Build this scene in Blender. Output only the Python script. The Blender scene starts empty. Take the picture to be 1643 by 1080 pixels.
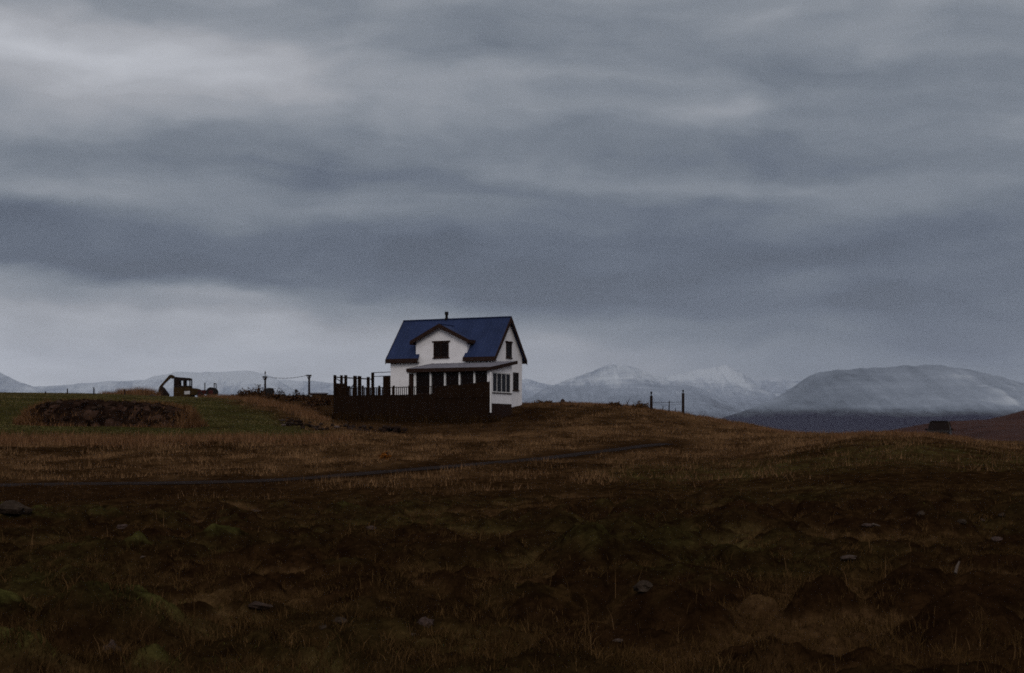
import bpy, bmesh, math, random
import numpy as np
from mathutils import Vector, Matrix, noise as mnoise

# ------------------------------------------------------------------ camera, sky, sun, exposure
SC = bpy.context.scene
COL = SC.collection
F, CX, HY = 2282.0, 821.5, 695.0            # focal length (px of the 1643 px photo), centre column, horizon row
R = math.radians

cam_d = bpy.data.cameras.new("camera")
cam_d.sensor_width = 36.0
cam_d.lens = 36.0 * F / 1643.0
cam_d.shift_y = (HY - 540.0) / 1643.0
cam_d.clip_start, cam_d.clip_end = 0.1, 60000.0
cam = bpy.data.objects.new("camera", cam_d)
cam.location = (0, 0, 0)
cam.rotation_euler = (R(90), 0, 0)
COL.objects.link(cam)
SC.camera = cam

SC.render.engine = 'CYCLES'
SC.cycles.max_bounces = 5
SC.cycles.diffuse_bounces = 3
SC.cycles.glossy_bounces = 2
SC.cycles.transmission_bounces = 2
SC.cycles.volume_bounces = 0
SC.cycles.use_denoising = False
SC.cycles.filter_width = 1.75
SC.view_settings.view_transform = 'Standard'
SC.view_settings.look = 'None'
SC.view_settings.exposure = 0.0
SC.view_settings.gamma = 1.0

SKYGAIN = 1.75
SUN_EL, SUN_AZ = 32.0, 178.0                # azimuth from +Y clockwise: behind the camera
W = bpy.data.worlds.new("World")
SC.world = W
W.use_nodes = True


class NT:
    """small helper to write node trees"""
    def __init__(s, tree):
        s.t = tree; s.n = tree.nodes; s.l = tree.links
    def node(s, typ, **kw):
        n = s.n.new(typ)
        for k, v in kw.items(): setattr(n, k, v)
        return n
    def put(s, sock, v):
        if hasattr(v, 'default_value') or hasattr(v, 'is_output'): s.l.new(v, sock)
        else: sock.default_value = v
    def m(s, op, a, b=0.0, c=0.0, clamp=False):
        n = s.node('ShaderNodeMath', operation=op, use_clamp=clamp)
        s.put(n.inputs[0], a); s.put(n.inputs[1], b)
        if op in ('MULTIPLY_ADD', 'SMOOTH_MIN', 'WRAP', 'COMPARE'): s.put(n.inputs[2], c)
        return n.outputs[0]
    def noise(s, vec, scale, detail=4.0, rough=0.55, dist=0.0):
        n = s.node('ShaderNodeTexNoise')
        s.put(n.inputs['Vector'], vec)
        n.inputs['Scale'].default_value = scale; n.inputs['Detail'].default_value = detail
        n.inputs['Roughness'].default_value = rough; n.inputs['Distortion'].default_value = dist
        return n
    def ramp(s, fac, stops, interp='LINEAR'):
        n = s.node('ShaderNodeValToRGB')
        r = n.color_ramp; r.interpolation = interp
        while len(r.elements) > 1: r.elements.remove(r.elements[-1])
        r.elements[0].position = stops[0][0]; r.elements[0].color = col4(stops[0][1])
        for p, c in stops[1:]:
            e = r.elements.new(p); e.color = col4(c)
        s.put(n.inputs[0], fac)
        return n.outputs[0]
    def mix(s, fac, a, b, blend='MIX'):
        n = s.node('ShaderNodeMix', data_type='RGBA', blend_type=blend)
        s.put(n.inputs[0], fac)
        for k, v in ((6, a), (7, b)):
            if isinstance(v, (tuple, list)): v = col4(v)
            s.put(n.inputs[k], v)
        return n.outputs[2]
    def comb(s, x, y, z):
        n = s.node('ShaderNodeCombineXYZ')
        for i, v in enumerate((x, y, z)): s.put(n.inputs[i], v)
        return n.outputs[0]


def col4(c):
    if isinstance(c, (int, float)): return (c, c, c, 1)
    return tuple(c) if len(c) == 4 else (c[0], c[1], c[2], 1)


def build_sky():
    W.node_tree.nodes.clear()
    t = NT(W.node_tree)
    out = t.node('ShaderNodeOutputWorld')
    bg = t.node('ShaderNodeBackground')
    t.l.new(bg.outputs[0], out.inputs[0])
    bg.inputs['Strength'].default_value = 0.1
    sky = t.node('ShaderNodeTexSky', sky_type='NISHITA')
    sky.sun_disc = False
    sky.sun_elevation = R(SUN_EL); sky.sun_rotation = R(SUN_AZ)
    tc = t.node('ShaderNodeTexCoord')
    sep = t.node('ShaderNodeSeparateXYZ'); t.l.new(tc.outputs['Generated'], sep.inputs[0])
    x, y, z = sep.outputs
    az = t.m('ARCTAN2', x, y)                                   # compass direction and height of the view ray
    el = t.m('ARCSINE', z)
    # domain warp
    wv = t.comb(t.m('MULTIPLY', az, 6.0), t.m('MULTIPLY', el, 16.0), 0.0)
    wn = t.noise(wv, 1.0, 4.0, 0.55)
    wsep = t.node('ShaderNodeSeparateColor'); t.l.new(wn.outputs['Color'], wsep.inputs[0])
    du = t.m('MULTIPLY', t.m('SUBTRACT', wsep.outputs[0], 0.5), 0.16)
    dv = t.m('MULTIPLY', t.m('SUBTRACT', wsep.outputs[1], 0.5), 0.055)
    U = t.m('ADD', az, du); V = t.m('ADD', el, dv)
    # vertical profile of the cloud deck: brightness against height, western and eastern half
    vn = t.m('DIVIDE', t.m('MULTIPLY_ADD', t.m('ADD', U, 0.26), 0.06, V), 0.36)    # the deck sinks towards the east
    e = lambda py: math.atan((HY - py) / F) / 0.36
    west = t.ramp(vn, [(0.0, .40), (e(600), .385), (e(530), .31), (e(490), .23), (e(440), .120), (e(375), .118), (e(315), .19),
                       (e(255), .16), (e(190), .215), (e(100), .255), (e(20), .20), (0.95, .24)], 'EASE')
    east = t.ramp(vn, [(0.0, .215), (e(580), .205), (e(530), .185), (e(480), .145), (e(430), .116), (e(360), .112), (e(280), .135), (e(235), .172),
                       (e(185), .145), (e(120), .185), (e(50), .168), (e(-20), .19), (0.95, .22)], 'EASE')
    mixf = t.node('ShaderNodeMapRange', interpolation_type='SMOOTHSTEP')
    t.put(mixf.inputs[0], U); mixf.inputs[1].default_value = -0.26; mixf.inputs[2].default_value = 0.17
    L = t.mix(mixf.outputs[0], west, east)
    sepl = t.node('ShaderNodeSeparateColor'); t.l.new(L, sepl.inputs[0]); L = sepl.outputs[0]
    # individual cloud streaks and gaps: (photo column, row, half length, half height, tilt deg, gain)
    blobs = [(70, 85, 280, 48, 3, .36), (280, 140, 240, 60, 3, .10), (330, 130, 260, 60, 2, .08), (480, 225, 200, 34, -4, -.16), (150, 300, 210, 24, 2, .14),
             (300, 440, 330, 30, 4, -.16), (60, 395, 240, 24, 0, -.12), (120, 590, 340, 60, 0, .30), (430, 470, 140, 14, 6, .16),
             (1170, 178, 95, 17, 9, .36), (820, 190, 80, 20, 0, .16), (1230, 300, 180, 9, 3, .14), (1000, 295, 120, 8, 2, .12),
             (1420, 470, 150, 26, 10, -.20), (860, 470, 130, 30, 12, -.18), (1100, 400, 260, 20, -4, -.10), (1600, 230, 150, 24, 8, .16),
             (1560, 340, 200, 24, 10, -.16), (1050, 520, 260, 24, 14, .08), (900, 590, 230, 45, 0, .42), (1600, 560, 130, 40, 0, -.16),
             (1440, 60, 140, 16, -8, .12), (1420, 105, 220, 18, -4, -.08), (700, 60, 240, 40, 0, -.06), (1250, 560, 170, 26, 0, .16),
             (640, 330, 160, 20, 0, .06), (520, 290, 160, 10, 2, -.06), (1220, 455, 160, 16, 10, .10), (620, 560, 260, 45, 0, .16), (860, 455, 320, 36, -12, -.16), (1330, 560, 260, 40, -6, -.08), (560, 250, 240, 30, -8, -.10)]
    tot = None
    for px, py, hl, hh, tilt, g in blobs:
        au = math.atan((px - CX) / F); av = math.atan((HY - py) / F * math.cos(au))
        c, s_ = math.cos(R(tilt)), math.sin(R(tilt))
        a = t.m('SUBTRACT', U, au); b = t.m('SUBTRACT', V, av)
        p = t.m('ADD', t.m('MULTIPLY', a, c * F / hl), t.m('MULTIPLY', b, s_ * F / hl))
        q = t.m('ADD', t.m('MULTIPLY', a, -s_ * F / hh), t.m('MULTIPLY', b, c * F / hh))
        r2 = t.m('ADD', t.m('MULTIPLY', p, p), t.m('MULTIPLY', q, q))
        gss = t.m('MULTIPLY', t.m('POWER', 2.718, t.m('MULTIPLY', r2, -0.7)), g)
        tot = gss if tot is None else t.m('ADD', tot, gss)
    # fine layered streaks
    sv = t.comb(t.m('ADD', t.m('MULTIPLY', U, 7.0), t.m('MULTIPLY', V, 10.0)), t.m('MULTIPLY', V, 58.0), 3.0)
    s1 = t.noise(sv, 1.0, 4.0, 0.5, 0.2).outputs[0]
    sv2 = t.comb(t.m('MULTIPLY', U, 13.0), t.m('MULTIPLY', V, 30.0), 9.0)
    s2 = t.noise(sv2, 1.0, 2.5, 0.5, 0.1).outputs[0]
    fine = t.m('ADD', t.m('MULTIPLY', t.m('SUBTRACT', s1, 0.5), 0.40), t.m('MULTIPLY', t.m('SUBTRACT', s2, 0.5), 0.58))
    gain = t.m('ADD', t.m('ADD', tot, fine), 1.0)
    L = t.m('MULTIPLY', L, t.m('MAXIMUM', gain, 0.4))
    up = t.node('ShaderNodeMapRange', interpolation_type='SMOOTHSTEP')       # an overcast sky is brightest overhead
    t.put(up.inputs[0], el); up.inputs[1].default_value = 0.4; up.inputs[2].default_value = 1.1; up.inputs[4].default_value = 0.30
    L = t.m('ADD', t.m('MAXIMUM', t.m('ADD', t.m('MULTIPLY', t.m('SUBTRACT', L, .118), SKYGAIN), .112), .07), up.outputs[0])
    # neutral-to-blue tint of the deck: thick cloud blue-grey, thin cloud nearly white
    bk = t.node('ShaderNodeMapRange', interpolation_type='SMOOTHSTEP')       # added unseen glow behind the camera, to brighten walls and facing slopes
    t.put(bk.inputs[0], t.m('ABSOLUTE', az)); bk.inputs[1].default_value = 1.3; bk.inputs[2].default_value = 2.2; bk.inputs[4].default_value = 0.16
    L = t.m('ADD', L, bk.outputs[0])
    tint = t.ramp(L, [(0.09, (.79, .95, 1.30)), (0.17, (.87, .99, 1.16)), (0.26, (.92, 1.0, 1.11)), (0.40, (.98, 1.0, 1.06))])
    vm = t.node('ShaderNodeVectorMath', operation='SCALE'); t.l.new(tint, vm.inputs[0]); t.l.new(t.m('MULTIPLY', L, 10.0), vm.inputs['Scale'])
    fin = t.mix(0.96, sky.outputs[0], vm.outputs[0])
    t.l.new(fin, bg.inputs['Color'])


build_sky()
sun_d = bpy.data.lights.new("sun", 'SUN')
sun_d.energy = 0.75; sun_d.angle = R(25); sun_d.color = (1.0, 0.95, 0.88)
sun = bpy.data.objects.new("sun", sun_d)
COL.objects.link(sun)
_d = Vector((math.sin(R(SUN_AZ)) * math.cos(R(SUN_EL)), math.cos(R(SUN_AZ)) * math.cos(R(SUN_EL)), math.sin(R(SUN_EL))))
sun.rotation_euler = _d.to_track_quat('Z', 'Y').to_euler()

random.seed(7)
RNG = np.random.default_rng(11)


# ------------------------------------------------------------------ helpers: tags, meshes, materials
def tag(o, label=None, cat=None, group=None, kind=None):
    if label: o['label'] = label
    if cat: o['category'] = cat
    if group: o['group'] = group
    if kind: o['kind'] = kind
    return o


def empty(name, loc, rz=0.0, label=None, cat=None, group=None):
    o = bpy.data.objects.new(name, None)
    o.location = loc; o.rotation_euler = (0, 0, rz); o.empty_display_size = 0.3
    COL.objects.link(o)
    return tag(o, label, cat, group)


class MB:
    """collects shapes and links them as one mesh object"""
    def __init__(s): s.v = []; s.f = []
    def add(s, vs, fs):
        k = len(s.v); s.v += [tuple(v) for v in vs]; s.f += [tuple(i + k for i in f) for f in fs]; return s
    def box(s, x0, x1, y0, y1, z0, z1):
        return s.add([(x0, y0, z0), (x1, y0, z0), (x1, y1, z0), (x0, y1, z0), (x0, y0, z1), (x1, y0, z1), (x1, y1, z1), (x0, y1, z1)],
                     [(0, 3, 2, 1), (4, 5, 6, 7), (0, 1, 5, 4), (1, 2, 6, 5), (2, 3, 7, 6), (3, 0, 4, 7)])
    def bar(s, p, q, w, h=None, up=(0, 0, 1)):
        """box beam from p to q, w across, h along up"""
        h = h or w
        p, q, up = Vector(p), Vector(q), Vector(up)
        d = (q - p).normalized()
        if abs(d.dot(up)) > .98: up = Vector((0, 1, 0))
        sx = d.cross(up).normalized(); sz = sx.cross(d)
        vs = [c + sx * (a * w / 2) + sz * (b * h / 2) for c in (p, q) for a, b in ((-1, -1), (1, -1), (1, 1), (-1, 1))]
        return s.add(vs, [(0, 1, 2, 3), (7, 6, 5, 4), (0, 4, 5, 1), (1, 5, 6, 2), (2, 6, 7, 3), (3, 7, 4, 0)])
    def tube(s, pts, rad, n=8, cap=True):
        pts = [Vector(p) for p in pts]
        if not hasattr(rad, '__len__'): rad = [rad] * len(pts)
        rings = []
        for i, p in enumerate(pts):
            d = (pts[min(i + 1, len(pts) - 1)] - pts[max(i - 1, 0)]).normalized()
            u = d.cross(Vector((0, 0, 1)) if abs(d.z) < .9 else Vector((0, 1, 0))).normalized(); w = u.cross(d)
            rings.append([p + (u * math.cos(2 * math.pi * j / n) + w * math.sin(2 * math.pi * j / n)) * rad[i] for j in range(n)])
        vs = [v for r in rings for v in r]; fs = []
        for i in range(len(pts) - 1):
            for j in range(n):
                fs.append((i * n + j, i * n + (j + 1) % n, (i + 1) * n + (j + 1) % n, (i + 1) * n + j))
        if cap:
            fs.append(tuple(range(n - 1, -1, -1))); fs.append(tuple(range((len(pts) - 1) * n, len(pts) * n)))
        return s.add(vs, fs)
    def prism(s, poly, off):
        """closed polygon (list of 3-D points) swept by vector off"""
        off = Vector(off); n = len(poly)
        vs = [Vector(p) for p in poly] + [Vector(p) + off for p in poly]
        fs = [tuple(range(n - 1, -1, -1)), tuple(range(n, 2 * n))] + [(i, (i + 1) % n, n + (i + 1) % n, n + i) for i in range(n)]
        return s.add(vs, fs)
    def build(s, name, mat, parent=None, bevel=0.0, smooth=False):
        me = bpy.data.meshes.new(name)
        me.from_pydata(s.v, [], s.f)
        bm = bmesh.new(); bm.from_mesh(me)
        bmesh.ops.recalc_face_normals(bm, faces=bm.faces)
        if bevel: bmesh.ops.bevel(bm, geom=bm.edges[:], offset=bevel, segments=1, affect='EDGES', clamp_overlap=True)
        bm.to_mesh(me); bm.free()
        if smooth: me.polygons.foreach_set('use_smooth', [True] * len(me.polygons))
        me.materials.append(mat)
        o = bpy.data.objects.new(name, me)
        COL.objects.link(o)
        if parent: o.parent = parent
        return o


def numpy_mesh(name, verts, faces, mat, colors=None, cname='tint', smooth=False):
    """faces: (n,3) or (n,4) int array"""
    me = bpy.data.meshes.new(name)
    nv, nf, k = len(verts), len(faces), faces.shape[1]
    me.vertices.add(nv); me.vertices.foreach_set('co', np.asarray(verts, np.float32).ravel())
    me.loops.add(nf * k); me.loops.foreach_set('vertex_index', np.asarray(faces, np.int32).ravel())
    me.polygons.add(nf)
    me.polygons.foreach_set('loop_start', np.arange(0, nf * k, k, dtype=np.int32))
    if smooth: me.polygons.foreach_set('use_smooth', np.ones(nf, bool))
    me.update(calc_edges=True)
    if colors is not None:
        at = me.color_attributes.new(cname, 'FLOAT_COLOR', 'POINT')
        c = np.ones((nv, 4), np.float32); c[:, :3] = colors
        at.data.foreach_set('color', c.ravel())
    me.materials.append(mat)
    o = bpy.data.objects.new(name, me)
    COL.objects.link(o)
    return o


def mat(name, c, rough=0.8, var=0.25, scale=3.0, bump=0.0, bscale=30.0, metal=0.0, stretch=None, spec=0.04, c2=None):
    """painted / wooden / stony surface: base colour broken up by two sizes of noise, optional grain direction"""
    m = bpy.data.materials.new(name); m.use_nodes = True
    t = NT(m.node_tree); b = t.n['Principled BSDF']
    tc = t.node('ShaderNodeTexCoord'); v = tc.outputs['Object']
    if stretch:
        mp = t.node('ShaderNodeMapping'); mp.inputs['Scale'].default_value = stretch; t.l.new(v, mp.inputs[0]); v = mp.outputs[0]
    n1 = t.noise(v, scale, 5.0, 0.6).outputs[0]
    n2 = t.noise(v, scale * 9, 3.0, 0.6).outputs[0]
    f = t.m('ADD', t.m('MULTIPLY', n1, 0.65), t.m('MULTIPLY', n2, 0.35))
    lo = tuple(k * (1 - var) for k in c); hi = tuple(min(1, k * (1 + var)) for k in (c2 or c))
    cc = t.ramp(f, [(0.3, lo), (0.7, hi)])
    t.l.new(cc, b.inputs['Base Color'])
    b.inputs['Roughness'].default_value = rough; b.inputs['Metallic'].default_value = metal
    b.inputs['Specular IOR Level'].default_value = spec
    if bump:
        bp = t.node('ShaderNodeBump'); bp.inputs['Strength'].default_value = bump; bp.inputs['Distance'].default_value = 0.03
        t.l.new(t.noise(v, bscale, 4.0, 0.6).outputs[0], bp.inputs['Height']); t.l.new(bp.outputs[0], b.inputs['Normal'])
    return m


def attr_mat(name, cname='tint', rough=0.9, var=0.35, trans=0.0):
    m = bpy.data.materials.new(name); m.use_nodes = True
    t = NT(m.node_tree); b = t.n['Principled BSDF']
    a = t.node('ShaderNodeAttribute', attribute_name=cname)
    g = t.node('ShaderNodeNewGeometry')
    k = t.m('MULTIPLY_ADD', g.outputs['Random Per Island'], 2 * var, 1 - var)
    vm = t.node('ShaderNodeVectorMath', operation='SCALE'); t.l.new(a.outputs['Color'], vm.inputs[0]); t.l.new(k, vm.inputs['Scale'])
    t.l.new(t.mix(1.0, vm.outputs[0], (1.27, 1.05, .80), 'MULTIPLY'), b.inputs['Base Color'])
    b.inputs['Roughness'].default_value = rough; b.inputs['Specular IOR Level'].default_value = 0.0
    return m


# ------------------------------------------------------------------ numpy gradient noise
def _hash(ix, iy, seed):
    h = (ix.astype(np.int64) * 374761393 + iy.astype(np.int64) * 668265263 + seed * 974634777) & 0xffffffff
    h = ((h ^ (h >> 13)) * 1274126177) & 0xffffffff
    return ((h ^ (h >> 16)) & 0xffff) / 65536.0 * 2 * np.pi


def pnoise(x, y, seed=0):
    x0, y0 = np.floor(x), np.floor(y); fx, fy = x - x0, y - y0
    u = fx * fx * fx * (fx * (fx * 6 - 15) + 10); v = fy * fy * fy * (fy * (fy * 6 - 15) + 10)
    def g(i, j):
        a = _hash(x0 + i, y0 + j, seed); return np.cos(a) * (fx - i) + np.sin(a) * (fy - j)
    n0 = g(0, 0) * (1 - u) + g(1, 0) * u; n1 = g(0, 1) * (1 - u) + g(1, 1) * u
    return (n0 * (1 - v) + n1 * v) * 1.5


def fbm(x, y, oct_=4, seed=0, gain=0.5):
    s = 0; a = 1.0
    for k in range(oct_):
        s = s + a * pnoise(x * 2 ** k, y * 2 ** k, seed + k); a *= gain
    return s


def sstep(a, b, x):
    t = np.clip((x - a) / (b - a), 0, 1); return t * t * (3 - 2 * t)


# ------------------------------------------------------------------ the land
# survey of the slope: rows of the photo at which the ground stands, per direction and distance
DIST = [4, 9.4, 15, 22, 30, 42, 50, 65, 80, 95, 108, 117, 127, 140, 170, 230, 400, 900, 3000, 40000]
SURV = {
    -500: [1600, 1080, 946, 873, 836, 806, 780, 738, 702, 665, 643, 636, 632, 631, 631, 642, 672, 705, 702, 697],
    0:    [1600, 1080, 946, 873, 836, 806, 780, 738, 702, 668, 648, 640, 635, 632, 631, 642, 672, 705, 702, 697],
    180:  [1600, 1080, 946, 873, 836, 806, 779, 738, 704, 672, 653, 645, 639, 635, 633, 643, 672, 705, 702, 697],
    300:  [1600, 1080, 946, 872, 835, 804, 778, 737, 704, 676, 659, 651, 645, 640, 638.5, 646, 672, 705, 702, 697],
    430:  [1600, 1080, 946, 871, 833, 802, 776, 736, 705, 682, 666, 655, 645, 638, 637, 646, 672, 705, 702, 697],
    535:  [1600, 1080, 946, 870, 832, 800, 773, 734, 706, 689, 677, 660, 645, 637, 637, 648, 674, 705, 702, 697],
    650:  [1600, 1080, 946, 870, 830, 797, 770, 736, 711, 693, 679, 655, 646, 641, 643, 655, 680, 705, 702, 697],
    790:  [1600, 1080, 946, 868, 828, 793, 767, 735, 711, 692, 675, 652, 648, 648, 652, 665, 686, 705, 702, 697],
    950:  [1600, 1080, 944, 866, 824, 789, 765, 734, 708, 684, 663, 652, 648, 649, 656, 672, 692, 706, 702, 697],
    1100: [1600, 1080, 942, 862, 818, 786, 764, 737, 712, 690, 672, 665, 663, 665, 675, 690, 700, 708, 702, 697],
    1190: [1600, 1080, 940, 858, 813, 780, 760, 734, 711, 694, 684, 681, 682, 687, 696, 704, 706, 708, 702, 697],
    1280: [1600, 1080, 938, 855, 808, 772, 748, 720, 704, 699, 699, 701, 703, 706, 708, 710, 708, 708, 702, 697],
    1400: [1600, 1080, 936, 851, 802, 757, 734, 706, 698, 700, 704, 706, 708, 709, 710, 711, 708, 708, 702, 697],
    1500: [1600, 1080, 936, 850, 800, 754, 732, 707, 702, 706, 709, 711, 712, 712, 712, 712, 708, 708, 702, 697],
    1643: [1600, 1080, 936, 850, 800, 758, 739, 722, 719, 722, 724, 724, 722, 720, 718, 714, 708, 708, 702, 697],
    2200: [1600, 1080, 936, 850, 802, 765, 748, 735, 730, 730, 730, 728, 726, 722, 720, 714, 708, 708, 702, 697],
}
_us = np.array(sorted(SURV)); _LD = np.log(np.array(DIST))
_gl = np.linspace(_LD[0], _LD[-1], 900); _gu = np.linspace(-500, 2200, 361)
_tab = np.zeros((len(_us), len(_gl)))
for _i, _u in enumerate(_us):
    _z = (HY - np.array(SURV[_u])) / F * np.array(DIST)
    # piecewise cubic through the surveyed heights
    _m = np.gradient(_z, _LD); _h = np.diff(_LD)
    _s = np.diff(_z) / _h
    for _k in range(1, len(_z) - 1): _m[_k] = 0 if _s[_k - 1] * _s[_k] <= 0 else 2 * _s[_k - 1] * _s[_k] / (_s[_k - 1] + _s[_k])
    _j = np.clip(np.searchsorted(_LD, _gl) - 1, 0, len(_LD) - 2); _t = (_gl - _LD[_j]) / _h[_j]
    _tab[_i] = ((2 * _t**3 - 3 * _t**2 + 1) * _z[_j] + (_t**3 - 2 * _t**2 + _t) * _h[_j] * _m[_j]
                + (-2 * _t**3 + 3 * _t**2) * _z[_j + 1] + (_t**3 - _t**2) * _h[_j] * _m[_j + 1])
_TAB = np.stack([np.interp(_gu, _us, _tab[:, k]) for k in range(len(_gl))], 0)
_ker = np.exp(-np.linspace(-2, 2, 17) ** 2); _ker /= _ker.sum()
_pad = np.pad(_TAB, ((0, 0), (8, 8)), mode='edge')
_TAB = np.stack([np.convolve(r, _ker, 'valid') for r in _pad], 0)


def survey_z(x, y):
    d = np.maximum(y, 4.0)
    u = np.clip(CX + F * x / np.maximum(y, 2.0), -500, 2200)
    gi = np.clip((np.log(d) - _gl[0]) / (_gl[1] - _gl[0]), 0, len(_gl) - 1.001); gj = (u + 500) / 2700 * 360
    gj = np.clip(gj, 0, 359.999)
    i, j = gi.astype(int), gj.astype(int); a, b = gi - i, gj - j
    return (_TAB[i, j] * (1 - a) * (1 - b) + _TAB[i + 1, j] * a * (1 - b) + _TAB[i, j + 1] * (1 - a) * b + _TAB[i + 1, j + 1] * a * b)


# the gravel track winds up the slope: centre line in metres (x, y)
TRACK = [(-60, 50.5), (-45, 50.5), (-30, 50.8), (-18, 50.8), (-8.5, 52), (-4.5, 56), (-0.6, 61.5), (2.4, 67), (5.2, 73), (7.6, 78), (9.0, 80.5)]
def _dense(path, n=400):
    p = np.array(path, float); s = np.r_[0, np.cumsum(np.hypot(*np.diff(p, axis=0).T))]
    q = np.linspace(0, s[-1], n)
    X, Y = np.interp(q, s, p[:, 0]), np.interp(q, s, p[:, 1])
    k = np.ones(25) / 25
    X = np.convolve(np.pad(X, 12, mode='edge'), k, 'valid'); Y = np.convolve(np.pad(Y, 12, mode='edge'), k, 'valid')
    return np.stack([X, Y], 1)
TR = _dense(TRACK)
TRW = .78                                    # half width


def track_dist(x, y):
    out = np.full(np.shape(x), 99.0)
    m = (y > 45) & (y < 105) & (x > -70) & (x < 25)
    if m.any():
        xs, ys = x[m], y[m]; best = np.full(xs.shape, 99.0)
        for k in range(0, len(TR), 2):
            np.minimum(best, np.hypot(xs - TR[k, 0], ys - TR[k, 1]), out=best)
        out[m] = best
    return out


# big named hummocks of the foreground: photo column, row of the foot, width px, height m
BIGH = [(165, 1022, 250, .42), (20, 1085, 150, .30), (235, 1085, 95, .22), (60, 935, 150, .28), (850, 975, 190, .35), (1080, 1000, 230, .34),
        (640, 960, 170, .25), (1225, 975, 70, .22), (1490, 955, 110, .24), (120, 880, 130, .26), (230, 835, 120, .34), (330, 828, 160, .36),
        (690, 810, 120, .45), (560, 880, 120, .22), (980, 905, 160, .25), (1180, 855, 120, .25), (1530, 800, 110, .5), (1380, 815, 150, .4),
        (570, 1065, 120, .25), (1580, 1085, 140, .2), (1330, 985, 120, .24), (1250, 1080, 110, .22), (350, 960, 110, .2)]
_bh = []
for _px, _py, _w, _h in BIGH:
    _d = 1.62 * F / (_py - HY) if _py > 830 else 34.0 + (830 - _py) * .25
    _bh.append(((_px - CX) / F * _d, _d + .35 * _w / F * _d, _w / F * _d * .5, _h))


def heath_mask(x, y):
    u = CX + F * x / np.maximum(y, 2.0)
    edge = 41 + 5 * pnoise(x * .12, y * .12, 40) - 5 * sstep(1000, 1500, u) + 4.0 * pnoise(x * .45, y * .3, 41) + 2 * pnoise(x * 1.3, y * .9, 42)
    return 1 - sstep(edge - 7, edge + 3, y)


def domes(x, y, cell, seed, r0, r1, h0, h1):
    """rounded frost hummocks: one dome per cell, of its own size and height, some cells empty"""
    out = np.zeros(np.shape(x)); m = (np.abs(y) < 60) & (np.abs(x) < 60)
    xs, ys = x[m] / cell, y[m] / cell; ix, iy = np.floor(xs), np.floor(ys); best = np.zeros(xs.shape); tp = 2 * np.pi
    for i in (-1, 0, 1):
        for j in (-1, 0, 1):
            a, b, c, e = (_hash(ix + i, iy + j, seed + k) / tp for k in range(4))
            r = (r0 + (r1 - r0) * c) / cell * 1.0
            q = ((xs - ix - i - a) ** 2 + ((ys - iy - j - b) * (.9 + .3 * e)) ** 2) / r ** 2
            best = np.maximum(best, (h0 + (h1 - h0) * e) * np.clip(1 - q, 0, 1) ** 1.05 * np.clip(1.25 - .35 * (1 - q), 0, 2) * (c > .15))
    out[m] = best
    return out


def land(x, y, full=False):
    x = np.asarray(x, float); y = np.asarray(y, float)
    r = np.hypot(x, y)
    base = survey_z(x, y)
    fade = sstep(2.5, 6, r) * (y > -30)
    hm = heath_mask(x, y) * fade
    wx = x + .35 * pnoise(x * .8, y * .8, 5); wy = y + .35 * pnoise(x * .8, y * .8, 6)
    patch = .55 + .45 * sstep(-.3, .35, pnoise(x * .17, y * .14, 9))
    d1, d2 = domes(wx, wy, 1.05, 101, .38, .70, .13, .38), domes(wx + 7.7, wy + 3.1, .58, 131, .22, .42, .05, .16)
    hump = np.clip((d1 * 1.0 + d2 * .8) * patch, 0, 1)
    b3 = pnoise(x * 4.1, y * 4.1, 3)
    z = (d1 + d2) * patch - .12 + .05 * pnoise(x * .9, y * .9, 2) + b3 * .045 + pnoise(x * 9.3, y * 9.3, 4) * .030 + pnoise(x * 23, y * 19, 14) * .010 * (y < 25)
    for cx, cy, rad, h in _bh:
        q = ((x - cx) ** 2 + ((y - cy) * 1.05) ** 2) / rad ** 2
        z = z + h * np.exp(-np.minimum(q, 20) ** 1.6 * .9) * .75
    near = z * hm
    hill = (.16 * fbm(x * .16, y * .16, 3, 20) + .07 * pnoise(x * .9, y * .9, 25) + .025 * pnoise(x * 2.9, y * 2.9, 26)) * (1 - hm) * fade
    u = CX + F * x / np.maximum(y, 2.0)
    lawn = lawn_mask(x, y)
    hill = hill * (1 - .75 * lawn) * (1 - sstep(190, 260, y) * .0)
    td = track_dist(x, y)
    tk = 1 - sstep(TRW, TRW + 1.6, td)
    out = base + near * (1 - tk) + hill * (1 - .9 * tk) - .05 * tk
    far = sstep(240, 900, r)
    out = out + far * 1.2 * fbm(x * .004, y * .004, 3, 30)
    if full: return out, hm, hump * 2.6, lawn, tk, u
    return out


def lawn_mask(x, y):
    u = CX + F * x / np.maximum(y, 2.0)
    e = 79 + 3 * pnoise(x * .2, y * .2, 50)
    right = np.interp(y, [80, 90, 108, 130, 170], [560, 520, 440, 380, 330])
    return sstep(e, e + 4, y) * (1 - sstep(right - 60, right + 30, u + 25 * pnoise(x * .4, y * .3, 51))) * (1 - sstep(180, 200, y))


def gz(x, y): return float(land(np.array([x]), np.array([y]))[0])


def at(px, py, d):
    """point seen at photo column px, row py, d metres out"""
    return Vector(((px - CX) / F * d, d, (HY - py) / F * d))


def on_land(px, d):
    x = (px - CX) / F * d
    return Vector((x, d, gz(x, d)))


def foot(px, py, d0=7.0, d1=200.0):
    """where the ray through (px, py) first meets the land"""
    d = np.exp(np.linspace(math.log(d0), math.log(d1), 3000))
    g = land((px - CX) / F * d, d); k = np.argmax(g >= (HY - py) / F * d)
    return Vector(((px - CX) / F * d[k], d[k], g[k]))


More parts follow.
